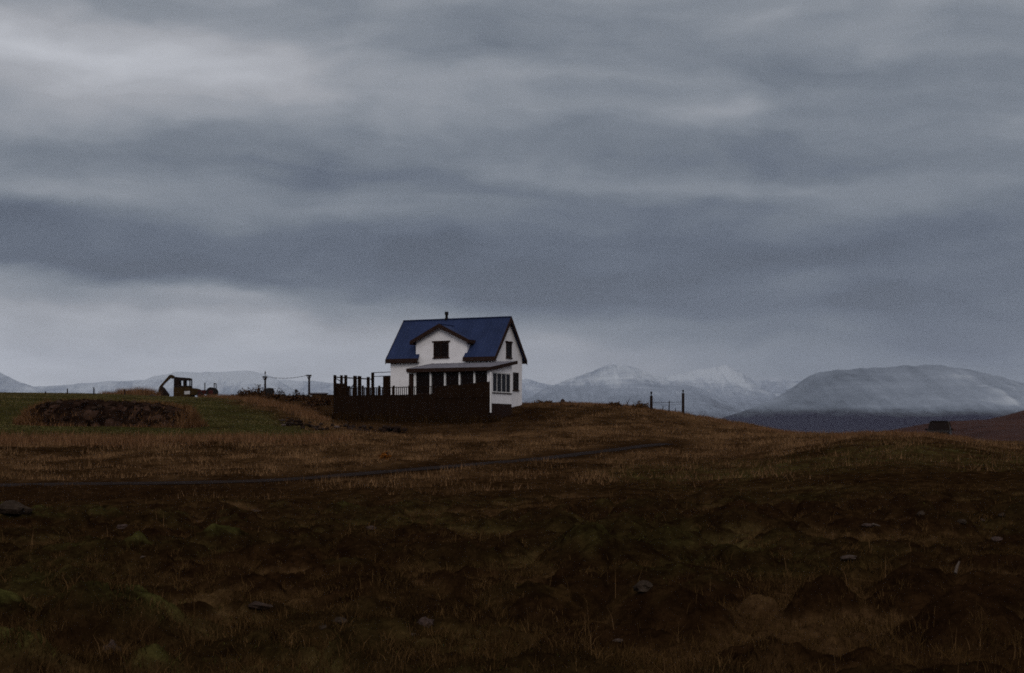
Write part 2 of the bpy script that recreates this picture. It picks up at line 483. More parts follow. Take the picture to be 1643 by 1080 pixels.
def ground_material():
    m = bpy.data.materials.new("moor_ground"); m.use_nodes = True
    t = NT(m.node_tree); b = t.n['Principled BSDF']
    g = t.node('ShaderNodeNewGeometry'); P = g.outputs['Position']
    a = t.node('ShaderNodeAttribute', attribute_name='zone')
    s = t.node('ShaderNodeSeparateColor'); t.l.new(a.outputs['Color'], s.inputs[0])
    straw, green, dark = s.outputs
    n1 = t.noise(P, .5, 6, .65).outputs[0]; n2 = t.noise(P, 3.2, 6, .65).outputs[0]; n3 = t.noise(P, 17.0, 4, .7).outputs[0]
    heath = t.ramp(n2, [(.32, (.0055, .0032, .0018)), (.5, (.0125, .0075, .004)), (.64, (.024, .0145, .0075)), (.78, (.042, .028, .015))])
    strawc = t.ramp(t.m('ADD', t.m('MULTIPLY', n1, .5), t.m('MULTIPLY', n2, .5)), [(.34, (.024, .0134, .0074)), (.48, (.054, .0335, .0195)), (.62, (.098, .065, .039))])
    greenc = t.ramp(n2, [(.3, (.012, .0145, .006)), (.5, (.027, .031, .012)), (.72, (.054, .057, .022))])
    fs = t.m('MULTIPLY', straw, t.ramp(n1, [(.3, .35), (.6, 1.0)]), clamp=True)
    c = t.mix(fs, heath, strawc)
    fg = t.m('MULTIPLY', green, t.ramp(n2, [(.36, .3), (.55, 1.0)]), clamp=True)
    c = t.mix(fg, c, greenc)
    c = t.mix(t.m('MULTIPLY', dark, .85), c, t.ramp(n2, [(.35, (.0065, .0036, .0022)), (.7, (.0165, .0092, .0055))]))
    c = t.mix(.55, c, t.ramp(n3, [(.3, .45), (.7, 1.6)]), 'MULTIPLY')
    c = t.mix(1.0, c, (1.22, 1.0, .74), 'MULTIPLY')              # iron-brown peat and bracken cast
    t.l.new(c, b.inputs['Base Color'])
    b.inputs['Roughness'].default_value = 1.0; b.inputs['Specular IOR Level'].default_value = 0.0
    bp = t.node('ShaderNodeBump'); bp.inputs['Strength'].default_value = .7; bp.inputs['Distance'].default_value = .06
    hh = t.m('ADD', t.m('MULTIPLY', n3, .6), n2)
    t.l.new(hh, bp.inputs['Height']); t.l.new(bp.outputs[0], b.inputs['Normal'])
    return m


def zones(x, y):
    z, hm, hump, lawn, tk, u = land(x, y, True)
    # straw grass on the slope, green on lawn and on hummock crowns, dark for heather on the hummocks, track and banks
    n = pnoise(x * .3, y * .22, 60); n2 = pnoise(x * 1.1, y * .8, 61)
    slope = (1 - hm) * sstep(40, 50, y)
    big = pnoise(x * .085, y * .06, 66)
    straw = slope * (1 - lawn) * np.clip(.62 + .6 * n + .35 * n2 + .5 * big, 0, 1) * (.42 + .58 * sstep(46, 84, y))
    olive = hm * np.clip(.12 + .55 * pnoise(x * .21, y * .17, 67), 0, .45)
    gr2 = slope * sstep(930, 1060, u) * (1 - sstep(50, 66, y)) * np.clip(.35 + .6 * n2 + .3 * n, 0, .7)
    moss = hm * sstep(.35, .85, hump + .3 * n2 - .1) * np.clip(sstep(900, 250, u) * .6 + .10 + .7 * n, 0, .9)
    green = np.clip(lawn * np.clip(.9 + .5 * n, .3, 1) + moss + gr2 + olive, 0, 1)
    for (cx, cy, rad, h), wgt in zip(_bh, (1.3, 1.3, .9, .7, .25, .15, .15, .1, .1, .8, .6, .3, .3, .2, .2)):
        moss = np.maximum(moss, wgt * np.exp(-np.minimum((((x - cx) / rad) ** 2 + ((y - cy - .25 * rad) / rad) ** 2) * 1.6, 20)) * np.clip(.75 + .9 * n2, 0, 1))
    green = np.clip(lawn * np.clip(.9 + .5 * n, .3, 1) + moss + gr2 + olive, 0, 1)
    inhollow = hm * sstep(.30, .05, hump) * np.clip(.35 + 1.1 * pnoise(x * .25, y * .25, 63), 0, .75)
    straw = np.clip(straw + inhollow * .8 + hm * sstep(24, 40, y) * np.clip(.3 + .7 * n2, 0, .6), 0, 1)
    below = sstep(87, 95, y + 2 * n2) * (1 - sstep(112, 120, y)) * sstep(520, 600, u) * (1 - sstep(810, 930, u))  # dark bank and shade below the terrace, painted into the ground colour
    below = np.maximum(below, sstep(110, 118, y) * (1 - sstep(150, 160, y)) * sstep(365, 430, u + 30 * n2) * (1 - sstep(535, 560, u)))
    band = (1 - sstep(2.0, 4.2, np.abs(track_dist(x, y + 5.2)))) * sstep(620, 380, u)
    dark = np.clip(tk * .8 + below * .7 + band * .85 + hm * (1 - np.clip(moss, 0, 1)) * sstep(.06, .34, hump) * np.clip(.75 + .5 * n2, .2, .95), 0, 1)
    return z, straw, green, dark, hm, lawn, tk, u, hump


def build_ground():
    th = np.r_[np.arange(-180, -60, 5), np.arange(-60, -24, .6), np.arange(-24, 24, .058), np.arange(24, 60, .6), np.arange(60, 180, 5)]
    th = np.radians(th)
    rr = np.r_[np.linspace(.6, 5.5, 14), np.exp(np.arange(math.log(6), math.log(60), .0046)), np.exp(np.arange(math.log(60), math.log(210), .006)),
               np.exp(np.arange(math.log(210), math.log(39000), .06)), 39000.0]
    A, Rr = np.meshgrid(th, rr)
    x, y = Rr * np.sin(A), Rr * np.cos(A)
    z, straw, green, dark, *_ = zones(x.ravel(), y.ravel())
    V = np.stack([x.ravel(), y.ravel(), z], 1); n, k = A.shape
    idx = np.arange(n * k).reshape(n, k)
    i0, i1, j0, j1 = idx[:-1], idx[1:], np.roll(idx, -1, 1)[:-1], np.roll(idx, -1, 1)[1:]
    Fc = np.stack([i0.ravel(), j0.ravel(), j1.ravel(), i1.ravel()], 1)
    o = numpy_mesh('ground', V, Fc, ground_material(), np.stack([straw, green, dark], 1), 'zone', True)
    tag(o, kind='structure')
    # the middle of the sheet, under the camera
    me = o.data; bm = bmesh.new(); bm.from_mesh(me); bm.verts.ensure_lookup_table()
    bm.faces.new([bm.verts[i] for i in range(k)]); bm.to_mesh(me); bm.free()
    return o


build_ground()


def build_track():
    m = mat('gravel', (.0145, .0085, .0068), .95, .4, 2.0, .6, 12.0)
    V = []; n = len(TR); cs = np.linspace(-1, 1, 9)
    tan = np.gradient(TR, axis=0); tan /= np.linalg.norm(tan, axis=1)[:, None]; nor = np.stack([-tan[:, 1], tan[:, 0]], 1)
    wob = np.linspace(1.15, .55, n) + .16 * pnoise(np.arange(n) * .11, np.zeros(n) + .3, 70)
    P = TR[:, None, :] + nor[:, None, :] * (cs[None, :, None] * TRW * wob[:, None, None])
    x, y = P[..., 0].ravel(), P[..., 1].ravel()
    prof = np.tile(.035 - .05 * np.exp(-((np.abs(cs) - .5) / .16) ** 2) * .6 - .03 * (np.abs(cs) > .99), n)
    z = land(x, y) + prof + .012
    idx = np.arange(n * 9).reshape(n, 9)
    Fc = np.stack([idx[:-1, :-1].ravel(), idx[:-1, 1:].ravel(), idx[1:, 1:].ravel(), idx[1:, :-1].ravel()], 1)
    tag(numpy_mesh('gravel_track', np.stack([x, y, z], 1), Fc, m, None, smooth=True), kind='structure')


build_track()


# ------------------------------------------------------------------ mountains and the far hill
def mountain_material():
    m = bpy.data.materials.new('snowy_mountain'); m.use_nodes = True
    t = NT(m.node_tree); b = t.n['Principled BSDF']
    g = t.node('ShaderNodeNewGeometry'); s = t.node('ShaderNodeSeparateXYZ'); t.l.new(g.outputs['Position'], s.inputs[0])
    a = t.node('ShaderNodeAttribute', attribute_name='snow')
    P = g.outputs['Position']
    n1 = t.noise(P, .0016, 7, .62).outputs[0]
    mp = t.node('ShaderNodeMapping'); mp.inputs['Scale'].default_value = (.0011, .0011, .022); t.l.new(P, mp.inputs[0])
    n2 = t.noise(mp.outputs[0], 1.0, 6, .7).outputs[0]
    mp4 = t.node('ShaderNodeMapping'); mp4.inputs['Scale'].default_value = (.011, .0016, .0022); t.l.new(P, mp4.inputs[0])
    n4 = t.noise(mp4.outputs[0], 1.0, 7, .72, .6).outputs[0]
    h = t.node('ShaderNodeSeparateColor'); t.l.new(a.outputs['Color'], h.inputs[0])
    f = t.m('ADD', h.outputs[0], t.m('ADD', t.m('MULTIPLY', t.m('SUBTRACT', n1, .5), .60), t.m('ADD', t.m('MULTIPLY', t.m('SUBTRACT', n2, .5), .36), t.m('MULTIPLY', t.m('SUBTRACT', n4, .5), .5))))
    c = t.ramp(f, [(.28, (.009, .0055, .022)), (.42, (.05, .055, .07)), (.60, (.14, .16, .195)), (.80, (.235, .262, .31)), (1.1, (.52, .545, .575))])
    t.l.new(c, b.inputs['Base Color']); b.inputs['Roughness'].default_value = .9; b.inputs['Specular IOR Level'].default_value = .1
    return m


MSNOW = mountain_material()


def mountain(name, prof, D, snow0, snow1, depth, seed, full=.7, gully=.2):
    """ridge whose skyline runs through prof (column, row) at D metres; snow between rows snow0 (none) and snow1 (full)"""
    p = np.array(prof, float); nu, nv = 260, 60
    px = np.linspace(p[0, 0], p[-1, 0], nu); py = np.interp(px, p[:, 0], p[:, 1])
    k = np.exp(-np.linspace(-1.5, 1.5, 7) ** 2); k /= k.sum(); py = np.convolve(np.pad(py, 3, mode='edge'), k, 'valid')
    X = (px - CX) / F * D; Hh = (HY - py) / F * D + 14
    v = np.linspace(-1, 1, nv)
    XX, VV = np.meshgrid(X, v)
    fall = np.where(VV < 0, (1 + VV) ** 1.25, 1 - .6 * VV)
    Y = D + VV * depth
    n = fbm(XX / (D * .045), Y / (D * .06), 5, seed, .55)
    rel = np.clip(1 - np.abs(VV), 0, 1)
    Z = -14 + Hh[None, :] * fall * (1 + gully * n * np.clip(-VV * 2.2, 0, 1)) + Hh[None, :] * .02 * fbm(XX / (D * .012), Y / (D * .02), 3, seed + 9) * rel
    Z = np.where(VV <= -.999, -16, Z)
    row = HY - Z / Y * F
    snow = np.clip((snow0 - row) / (snow0 - snow1), 0, 1.0) * full  # full also pales the far ridges towards the sky, a painted haze fade
    idx = np.arange(nu * nv).reshape(nv, nu)
    Fc = np.stack([idx[:-1, :-1].ravel(), idx[:-1, 1:].ravel(), idx[1:, 1:].ravel(), idx[1:, :-1].ravel()], 1)
    V = np.stack([XX.ravel(), Y.ravel(), Z.ravel()], 1)
    o = numpy_mesh(name, V, Fc, MSNOW, np.repeat(snow.ravel()[:, None], 3, 1), 'snow', True)
    return tag(o, kind='structure')


mountain('mountain', [(1120, 697), (1168, 668), (1215, 652), (1262, 634), (1285, 614), (1300, 602), (1318, 596), (1345, 593), (1400, 589), (1455, 585), (1500, 584),
                      (1550, 591), (1600, 602), (1643, 614), (1720, 630), (1850, 655), (2000, 690)], 5200, 681, 652, 1350, 100, .75)
mountain('mountain', [(760, 690), (800, 655), (845, 640), (875, 622), (900, 612), (935, 600), (965, 588), (990, 583), (1020, 588), (1045, 599), (1075, 609), (1110, 617),
                      (1150, 635), (1190, 660), (1230, 690)], 19000, 730, 608, 3400, 120, .90)
mountain('mountain', [(960, 690), (1030, 610), (1090, 598), (1130, 590), (1165, 584), (1190, 596), (1215, 616), (1240, 630), (1300, 640), (1380, 660), (1420, 690)],
         25000, 740, 608, 3300, 140, .98)
mountain('mountain', [(760, 690), (800, 620), (845, 606), (872, 614), (900, 620), (960, 612), (1050, 608), (1160, 608), (1240, 606), (1300, 612), (1400, 650), (1480, 690)],
         34000, 760, 590, 3600, 150, .98)
mountain('mountain', [(120, 690), (170, 648), (215, 618), (240, 604), (275, 597), (310, 595), (345, 596), (390, 594), (418, 597), (440, 605), (465, 620), (490, 636),
                      (540, 660), (600, 690)], 26000, 745, 600, 3600, 160, 1.07)
mountain('mountain', [(-300, 690), (-150, 600), (-60, 580), (-20, 588), (8, 600), (30, 613), (70, 625), (110, 634), (170, 652), (230, 690)], 27000, 745, 590, 3300, 180, 1.05)
mountain('mountain', [(-200, 690), (-100, 630), (0, 622), (90, 618), (160, 612), (260, 607), (420, 606), (520, 612), (600, 622), (700, 640), (780, 690)], 33000, 770, 600, 3000, 190, 1.05)


def build_hill():
    m = mat('moor_hill', (.034, .0120, .0085), 1.0, .45, .03, c2=(.040, .0165, .0110))
    p = np.array([(1380, 712), (1430, 694), (1470, 683), (1500, 677), (1560, 673), (1610, 669), (1643, 660), (1700, 648), (1800, 640), (2000, 660), (2300, 700)], float)
    D = 760.0; nu, nv = 220, 70
    px = np.linspace(1380, 2300, nu); py = np.interp(px, p[:, 0], p[:, 1]); X = (px - CX) / F * D; Hh = (HY - py) / F * D + 9
    VV, XX = np.meshgrid(np.linspace(-1, 1, nv), X, indexing='ij'); Y = D + VV * 260
    n = fbm(XX / 30, Y / 60, 5, 200, .55)
    Z = -9 + Hh[None, :] * np.clip(1 - np.abs(VV), 0, 1) ** .9 + n * .8 * np.clip(1 - np.abs(VV), 0, 1) ** .3
    Z = np.where(np.abs(VV) > .999, -16, Z)
    idx = np.arange(nu * nv).reshape(nv, nu)
    Fc = np.stack([idx[:-1, :-1].ravel(), idx[:-1, 1:].ravel(), idx[1:, 1:].ravel(), idx[1:, :-1].ravel()], 1)
    tag(numpy_mesh('hill', np.stack([XX.ravel(), Y.ravel(), Z.ravel()], 1), Fc, m, smooth=True), kind='structure')


build_hill()


# ------------------------------------------------------------------ grass and ground cover (uncountable)
GRASS = attr_mat('dry_grass_blades', 'tint', .9, .4)


def blades(name, x, y, h, wdt, col, lean=.35, two=False):
    n = len(x); z = land(x, y) - .02
    a = RNG.uniform(0, 2 * np.pi, n); fx, fy = np.cos(a) * wdt * .5, np.sin(a) * wdt * .5
    b = RNG.uniform(0, 2 * np.pi, n); ln = h * np.abs(RNG.normal(0, lean, n)) + h * .1
    lx, ly = np.cos(b) * ln, np.sin(b) * ln
    c1 = np.stack([x - fx, y - fy, z], 1); c2 = np.stack([x + fx, y + fy, z], 1); tip = np.stack([x + lx, y + ly, z + h], 1)
    if two:
        m1 = np.stack([x - fx * .7 + lx * .3, y - fy * .7 + ly * .3, z + h * .58], 1); m2 = np.stack([x + fx * .7 + lx * .3, y + fy * .7 + ly * .3, z + h * .58], 1)
        V = np.stack([c1, c2, m1, m2, tip], 1).reshape(-1, 3); k = np.arange(n)[:, None] * 5
        Fc = np.concatenate([k + [0, 1, 3], k + [0, 3, 2], k + [2, 3, 4]], 1).reshape(-1, 3); C = np.repeat(col, 5, 0)
    else:
        V = np.stack([c1, c2, tip], 1).reshape(-1, 3); Fc = np.arange(3 * n).reshape(-1, 3); C = np.repeat(col, 3, 0)
    return tag(numpy_mesh(name, V, Fc, GRASS, C, 'tint'), name.replace('_', ' ') + ' growing over the moor', 'grass', kind='stuff')


def scatter(n, d0, d1, umin=-60, umax=1703, power=1.0):
    """points over the land with a density that falls off with distance"""
    y = np.exp(RNG.uniform(math.log(d0) * 1.0, math.log(d1), n)) if power == 1 else RNG.uniform(d0, d1, n)
    u = RNG.uniform(umin, umax, n)
    return (u - CX) / F * y, y


def colmix(a, b, f): return np.array(a)[None] * (1 - f[:, None]) + np.array(b)[None] * f[:, None]


def build_grass():
    # foreground heath: short dark growth, moss on the crowns, straw in the hollows
    x, y = scatter(520000, 7.5, 47)
    z, straw, green, dark, hm, lawn, tk, u, hump = zones(x, y)
    f = np.clip(RNG.uniform(0, 1, len(x)) ** 1.6, 0, 1)
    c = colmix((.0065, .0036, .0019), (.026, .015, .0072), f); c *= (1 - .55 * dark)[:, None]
    sel = RNG.uniform(0, 1, len(x)) < straw * .9; c[sel] = colmix((.021, .0132, .006), (.062, .040, .0185), RNG.uniform(0, 1, sel.sum()))
    sel2 = RNG.uniform(0, 1, len(x)) < green * .9; c[sel2] = colmix((.017, .0215, .007), (.066, .080, .024), RNG.uniform(0, 1, sel2.sum()) ** 1.4)
    h = RNG.uniform(.02, .06, len(x)); h[sel] *= RNG.uniform(1.2, 2.8, sel.sum()); h[sel2] *= .6
    keep = (tk < .3) & (RNG.uniform(0, 1, len(x)) < np.where(sel, .8, np.where(sel2, .55, .30)))
    blades('heath_growth', x[keep], y[keep], h[keep], (.003 + .00032 * y)[keep], c[keep], .6)
    # tussocks: many blades from one crown, along the edges of the hummocks
    tx, ty = scatter(4200, 8.3, 48); hz_ = zones(tx, ty); ok = (hz_[4] > .5) & (hz_[8] < .45) & (pnoise(tx * .3, ty * .25, 78) > -.3); tx, ty = tx[ok], ty[ok]
    m_ = 34; x = np.repeat(tx, m_) + RNG.normal(0, .055, len(tx) * m_); y = np.repeat(ty, m_) + RNG.normal(0, .055, len(ty) * m_)
    f = np.clip(np.repeat(RNG.uniform(0, .8, len(tx)), m_) + RNG.normal(0, .2, len(x)), 0, 1)
    hh = np.repeat(RNG.uniform(.05, .15, len(tx)), m_) * RNG.uniform(.5, 1.1, len(x))
    blades('grass_tussocks', x, y, hh, .0035 + .00022 * y, colmix((.012, .0072, .0034), (.072, .047, .024), f), .6, True)
    # lone tall stalks in the foreground
    n = 1300; x, y = scatter(n, 8.5, 46)
    cl = pnoise(x * .35, y * .3, 77); keep = cl > .02; x, y = x[keep], y[keep]
    c = colmix((.03, .018, .009), (.085, .056, .032), RNG.uniform(0, 1, len(x)))
    blades('tall_dry_stalks', x, y, RNG.uniform(.10, .32, len(x)), .003 + .0003 * y, c, .25, True)
    # slope: tall straw grass
    x, y = scatter(330000, 43, 132, power=0)
    z, straw, green, dark, hm, lawn, tk, u, hump = zones(x, y)
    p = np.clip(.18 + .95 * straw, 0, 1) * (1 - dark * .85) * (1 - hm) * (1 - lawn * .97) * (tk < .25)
    deck = (u > 540) & (u < 842) & (y > 104) & (y < 125)
    keep = (RNG.uniform(0, 1, len(x)) < p) & ~deck
    x, y, straw, green, dark, u = x[keep], y[keep], straw[keep], green[keep], dark[keep], u[keep]
    tuft = pnoise(x * .55, y * .4, 80)
    f = np.clip(.12 + .22 * sstep(850, 350, u) + .5 * straw + .75 * tuft + RNG.normal(0, .22, len(x)), 0, 1)
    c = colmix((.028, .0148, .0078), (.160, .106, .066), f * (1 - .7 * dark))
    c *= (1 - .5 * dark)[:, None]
    gsel = RNG.uniform(0, 1, len(x)) < green; c[gsel] = colmix((.018, .0175, .0065), (.048, .042, .016), RNG.uniform(0, 1, gsel.sum()))
    h = RNG.uniform(.09, .28, len(x)) * np.clip(.75 + .9 * tuft, .35, 1.8)
    blades('straw_grass', x, y, h, .012 + .00022 * y, c, .45)
    # mown lawn
    x, y = scatter(80000, 79, 175, -60, 540, power=0)
    lw = lawn_mask(x, y); keep = RNG.uniform(0, 1, len(x)) < lw; x, y = x[keep], y[keep]
    f = np.clip(.5 + .8 * pnoise(x * .3, y * .2, 82) + RNG.normal(0, .2, len(x)), 0, 1)
    blades('lawn_grass', x, y, RNG.uniform(.05, .12, len(x)), np.full(len(x), .05), colmix((.038, .038, .019), (.108, .096, .052), f), .5)
    # tall pale grass along the edge of the lawn and on the skyline left of the digger
    X, Y, Hh = [], [], []
    def line(u0, d0, u1, d1, n, hh, spread):
        s = RNG.uniform(0, 1, n); d = d0 + (d1 - d0) * s + RNG.normal(0, spread, n); uu = u0 + (u1 - u0) * s + RNG.normal(0, 5, n)
        X.append((uu - CX) / F * d); Y.append(d); Hh.append(RNG.uniform(.4, 1, n) * hh)
    line(322, 160, 400, 128, 2600, .45, 2.0); line(400, 128, 470, 116, 3000, .55, 2.0); line(470, 116, 520, 108, 2500, .5, 1.5)
    line(190, 160, 250, 166, 2600, .95, 2.0); line(165, 158, 250, 166, 2200, .5, 2.0); line(215, 160, 245, 166, 1200, 1.2, 2.0); line(-40, 77, 240, 77, 5000, .6, 1.8); line(240, 77.5, 560, 80, 4000, .5, 2.0)
    line(1340, 77, 1560, 74, 5000, .38, 1.5); line(1120, 118, 1300, 96, 3500, .3, 2.0); line(850, 122, 1100, 121, 2800, .3, 2.0)
    x, y, h = np.concatenate(X), np.concatenate(Y), np.concatenate(Hh)
    blades('pale_edge_grass', x, y, h, np.full(len(x), .032), colmix((.055, .03, .018), (.18, .112, .072), RNG.uniform(0, 1, len(x)) ** 1.3), .3)


build_grass()

# ------------------------------------------------------------------ the house
M_PINK = mat('pale_pinkish_stone', (.030, .018, .0145), .95, .45, 6.0, .6, 30.0, c2=(.054, .035, .029))
M_GREY = mat('grey_lichen_stone', (.018, .0115, .008), .95, .45, 6.0, .6, 30.0, c2=(.034, .023, .016))
M_WST = mat('whitish_stone', (.046, .031, .024), .9, .3, 8.0, .4, 30.0)
TH = R(25.2)
HX, HYY = -10.277, 116.0
M_WALL = mat('white_render', (.77, .73, .735), .9, .10, 1.2, .15, 25.0)
M_TRIM = mat('dark_brown_trim', (.026, .0135, .010), .75, .3, 4.0)
M_ROOF = mat('navy_metal_roof', (.019, .0285, .070), .6, .25, .8, c2=(.022, .032, .079), stretch=(1, .25, 1))
M_PORCH = mat('grey_felt_roof', (.16, .15, .17), .7, .2, 1.0)
M_GLASS = mat('dark_window_glass', (.009, .0055, .005), .2, .2, .8, spec=.03)
M_GLASS2 = mat('pale_sky_glass', (.010, .0075, .009), .15, .2, .8, spec=.06)
M_WHITE = mat('white_paint', (.66, .63, .62), .7, .1, 3.0)
M_BLACK = mat('black_metal', (.012, .010, .010), .6, .3, 5.0)
M_DECK = mat('dark_stained_boards', (.0145, .0070, .0036), .85, .4, 1.0, .2, 10.0, stretch=(6, 6, .5))
M_STONE = mat('grey_stone', (.11, .085, .078), .95, .45, 3.0, .6, 14.0, c2=(.17, .135, .125))

GB = 2.33                                                 # ground floor level at the house
house = empty('house', (HX, HYY, GB), -TH, 'white house with navy blue metal roof and brown trim on the grassy rise', 'house')
L_, W_, ZE, ZR = 9.88, 5.95, 6.0 - GB, 9.36 - GB            # all further heights are above GB
SL = (ZR - ZE) / (W_ / 2)
A0, A1, B0, B1 = .22, 9.63, .35, 5.60                      # wall faces
rz = lambda b: ZE + SL * min(b, W_ - b)                     # roof surface height


def hbox(mb, a0, a1, b0, b1, z0, z1): return mb.box(a0, a1, b0, b1, z0, z1)


# walls: a gabled block
mb = MB()
mb.prism([(A0, B0, -1.2), (A0, B1, -1.2), (A0, B1, rz(B1) - .16), (A0, W_ / 2, ZR - .2), (A0, B0, rz(B0) - .16)], (A1 - A0, 0, 0))
mb.build('wall', M_WALL, house)
# dormer block, flush with the front wall
DA, DH, DZ, DE = 4.92, 2.62, 8.73 - GB, 7.42 - GB           # axis, half width of its roof, ridge and eave heights
mb = MB()
w0, w1 = 2.60, 7.24
zw = lambda a: DZ - (DZ - DE) / DH * abs(a - DA) - .16
mb.prism([(w0, B0 - .004, rz(B0) - .6), (w1, B0 - .004, rz(B0) - .6), (w1, B0 - .004, zw(w1)), (DA, B0 - .004, zw(DA)), (w0, B0 - .004, zw(w0))], (0, 1.9, 0))
mb.build('dormer_wall', M_WALL, house)
# main roof: corrugated front slope in three fields, plain back slope
T = .10


def slab(mb, pts, off): return mb.prism(pts, off)


def slope_field(mb, a0, a1, b0, b1, ribs=True):
    nrm = Vector((0, -SL, 1)).normalized() * T
    slab(mb, [(a0, b0, rz(b0)), (a1, b0, rz(b0)), (a1, b1, rz(b1)), (a0, b1, rz(b1))], -nrm)
    if ribs:
        a = a0 + .16
        while a < a1 - .1:
            mb.bar((a, b0, rz(b0) + .004), (a, b1, rz(b1) + .004), .05, .018, (0, -SL, 1)); a += .33


mb = MB()
ROOFL, ROOFR = 2.92, 7.06
slope_field(mb, 0, ROOFL, 0, W_ / 2); slope_field(mb, ROOFR, L_, 0, W_ / 2); slope_field(mb, ROOFL, ROOFR, .95, W_ / 2)
nb = Vector((0, SL, 1)).normalized() * T
slab(mb, [(0, W_, ZE), (L_, W_, ZE), (L_, W_ / 2, ZR), (0, W_ / 2, ZR)], -nb)
mb.bar((-.01, W_ / 2, ZR + .02), (L_ + .01, W_ / 2, ZR + .02), .22, .07)
mb.build('roof', M_ROOF, house)
# dormer roof: two slopes running back into the main roof
mb = MB()
back = lambda z: (z - ZE) / SL + .12
for sg in (-1, 1):
    n = Vector((sg * (DZ - DE) / DH, 0, 1)).normalized() * .09
    ae = DA + sg * DH
    slab(mb, [(DA, -.04, DZ), (ae, -.04, DE), (ae, back(DE), DE), (DA, back(DZ), DZ)], -n)
    for k in range(1, 9):
        f = k / 9.0; a = DA + sg * DH * f; z = DZ - (DZ - DE) * f
mb.bar((DA, -.05, DZ + .01), (DA, back(DZ), DZ + .01), .2, .06)
mb.build('dormer_roof', M_ROOF, house)
# brown boards
def board(name, pts, off): return MB().prism(pts, off).build(name, M_TRIM, house)
for a0, a1 in ((-.02, ROOFL + .02), (ROOFR - .02, L_ + .02)):
    mb = MB(); mb.box(a0, a1, -.05, .0, ZE - .30, ZE + .035); mb.box(a0 + .02, a1 - .02, .0, .34, ZE - .31, ZE - .27)
    mb.build('eave_board', M_TRIM, house)
MB().box(-.02, L_ + .02, W_, W_ + .05, ZE - .30, ZE + .035).build('eave_board', M_TRIM, house)
for aa in (-.05, L_):
    for b0, b1 in ((-.05, W_ / 2), (W_ + .05, W_ / 2)):
        bb = lambda b: ZE + SL * (b if b0 < 1 else W_ - b)
        board('bargeboard', [(aa, b0, bb(b0) + .04), (aa, b1, ZR + .05), (aa, b1, ZR - .42), (aa, b0, bb(b0) - .34)], (.05, 0, 0))
for sg in (-1, 1):
    ae = DA + sg * (DH + .05); zz = DE - (DZ - DE) / DH * .05
    board('dormer_bargeboard', [(DA, -.09, DZ + .04), (ae, -.09, zz + .04), (ae, -.09, zz - .27), (DA, -.09, DZ - .30)], (0, .05, 0))
    xs = sorted((ae - sg * .001, ae - sg * .05))
    MB().box(xs[0], xs[1], -.035, back(DE) - .05, zz - .25, zz + .03).build('dormer_eave_board', M_TRIM, house)
    # soffit
    xs = sorted((ae - sg * .06, DA + sg * 2.33)); MB().box(xs[0], xs[1], -.03, .9, zz - .26, zz - .22).build('dormer_soffit', M_TRIM, house)
def window(parent, axis, plane, u0, u1, z0, z1, bars=1, head=.12, frame=M_TRIM, glass=M_GLASS, name='window', sill=True, sgn=-1):
    """axis 'a': in a wall facing -b at b=plane; axis 'b': in a wall facing +a at a=plane"""
    def bx(mb, p, q, r0, r1, s0, s1):
        lo, hi = sorted((plane + sgn * s0, plane + sgn * s1))
        if axis == 'a': mb.box(p, q, lo, hi, r0, r1)
        else: mb.box(lo, hi, p, q, r0, r1)
    w = .07; mb = MB()
    bx(mb, u0, u1, z1 - w, z1, -.02, .05); bx(mb, u0, u1, z0, z0 + w, -.02, .05)
    bx(mb, u0, u0 + w, z0 + w, z1 - w, -.02, .05); bx(mb, u1 - w, u1, z0 + w, z1 - w, -.02, .05)
    for k in range(bars):
        c = u0 + (u1 - u0) * (k + 1) / (bars + 1); bx(mb, c - .025, c + .025, z0 + w, z1 - w, -.02, .04)
    o = mb.build(name, frame, parent)
    mb = MB(); bx(mb, u0 + w, u1 - w, z0 + w, z1 - w, .004, .016); mb.build('pane', glass, o)
    if head:
        mb = MB(); bx(mb, u0 - head, u1 + head, z1, z1 + .10, -.02, .09); mb.build('window_head', M_TRIM, o)
    if sill:
        mb = MB(); bx(mb, u0 - .08, u1 + .08, z0 - .07, z0, -.02, .10); mb.build('sill', M_TRIM, o)
    return o


window(house, 'a', B0 - .004, 4.23, 5.60, 6.06 - GB, 7.31 - GB, 1)
window(house, 'b', A1, 2.53, 3.55, 6.08 - GB, 7.30 - GB, 0, sgn=1)
window(house, 'b', A1, 3.86, 4.86, 3.50 - GB, 4.93 - GB, 1, sgn=1, head=.0)

# sunroom
PA0, PA1, PB0, PB1 = 4.23, 11.40, -4.03, .33              # roof outline
PZ0, PZ1 = 4.99 - GB, 5.68 - GB                           # eave and top heights
pz = lambda b: PZ0 + (PZ1 - PZ0) * (b - PB0) / (.87 - PB0)
mb = MB()
slab(mb, [(PA0, PB0, PZ0), (PA1, PB0, PZ0), (PA1, PB1, pz(PB1)), (PA0, PB1, pz(PB1))], (0, 0, -.06))
slab(mb, [(9.66, PB1 + .002, pz(PB1)), (PA1, PB1 + .002, pz(PB1)), (PA1, .87, PZ1), (9.66, .87, PZ1)], (0, 0, -.06))
for k in range(1, 12):
    a = PA0 + (PA1 - PA0) * k / 12; mb.bar((a, PB0, PZ0 + .008), (a, PB1, pz(PB1) + .008), .05, .02)
mb.build('sunroom_roof', M_PORCH, house)
mb = MB(); mb.box(PA0 - .04, PA1 + .04, PB0 - .05, PB0 - .002, PZ0 - .27, PZ0 + .02)
mb.prism([(PA1, PB0, PZ0 + .02), (PA1, .87, PZ1 + .02), (PA1, .87, PZ1 - .24), (PA1, PB0, PZ0 - .27)], (.045, 0, 0))
mb.prism([(PA0 - .045, PB0, PZ0 + .02), (PA0 - .045, PB1, pz(PB1) + .02), (PA0 - .045, PB1, pz(PB1) - .22), (PA0 - .045, PB0, PZ0 - .27)], (.043, 0, 0))
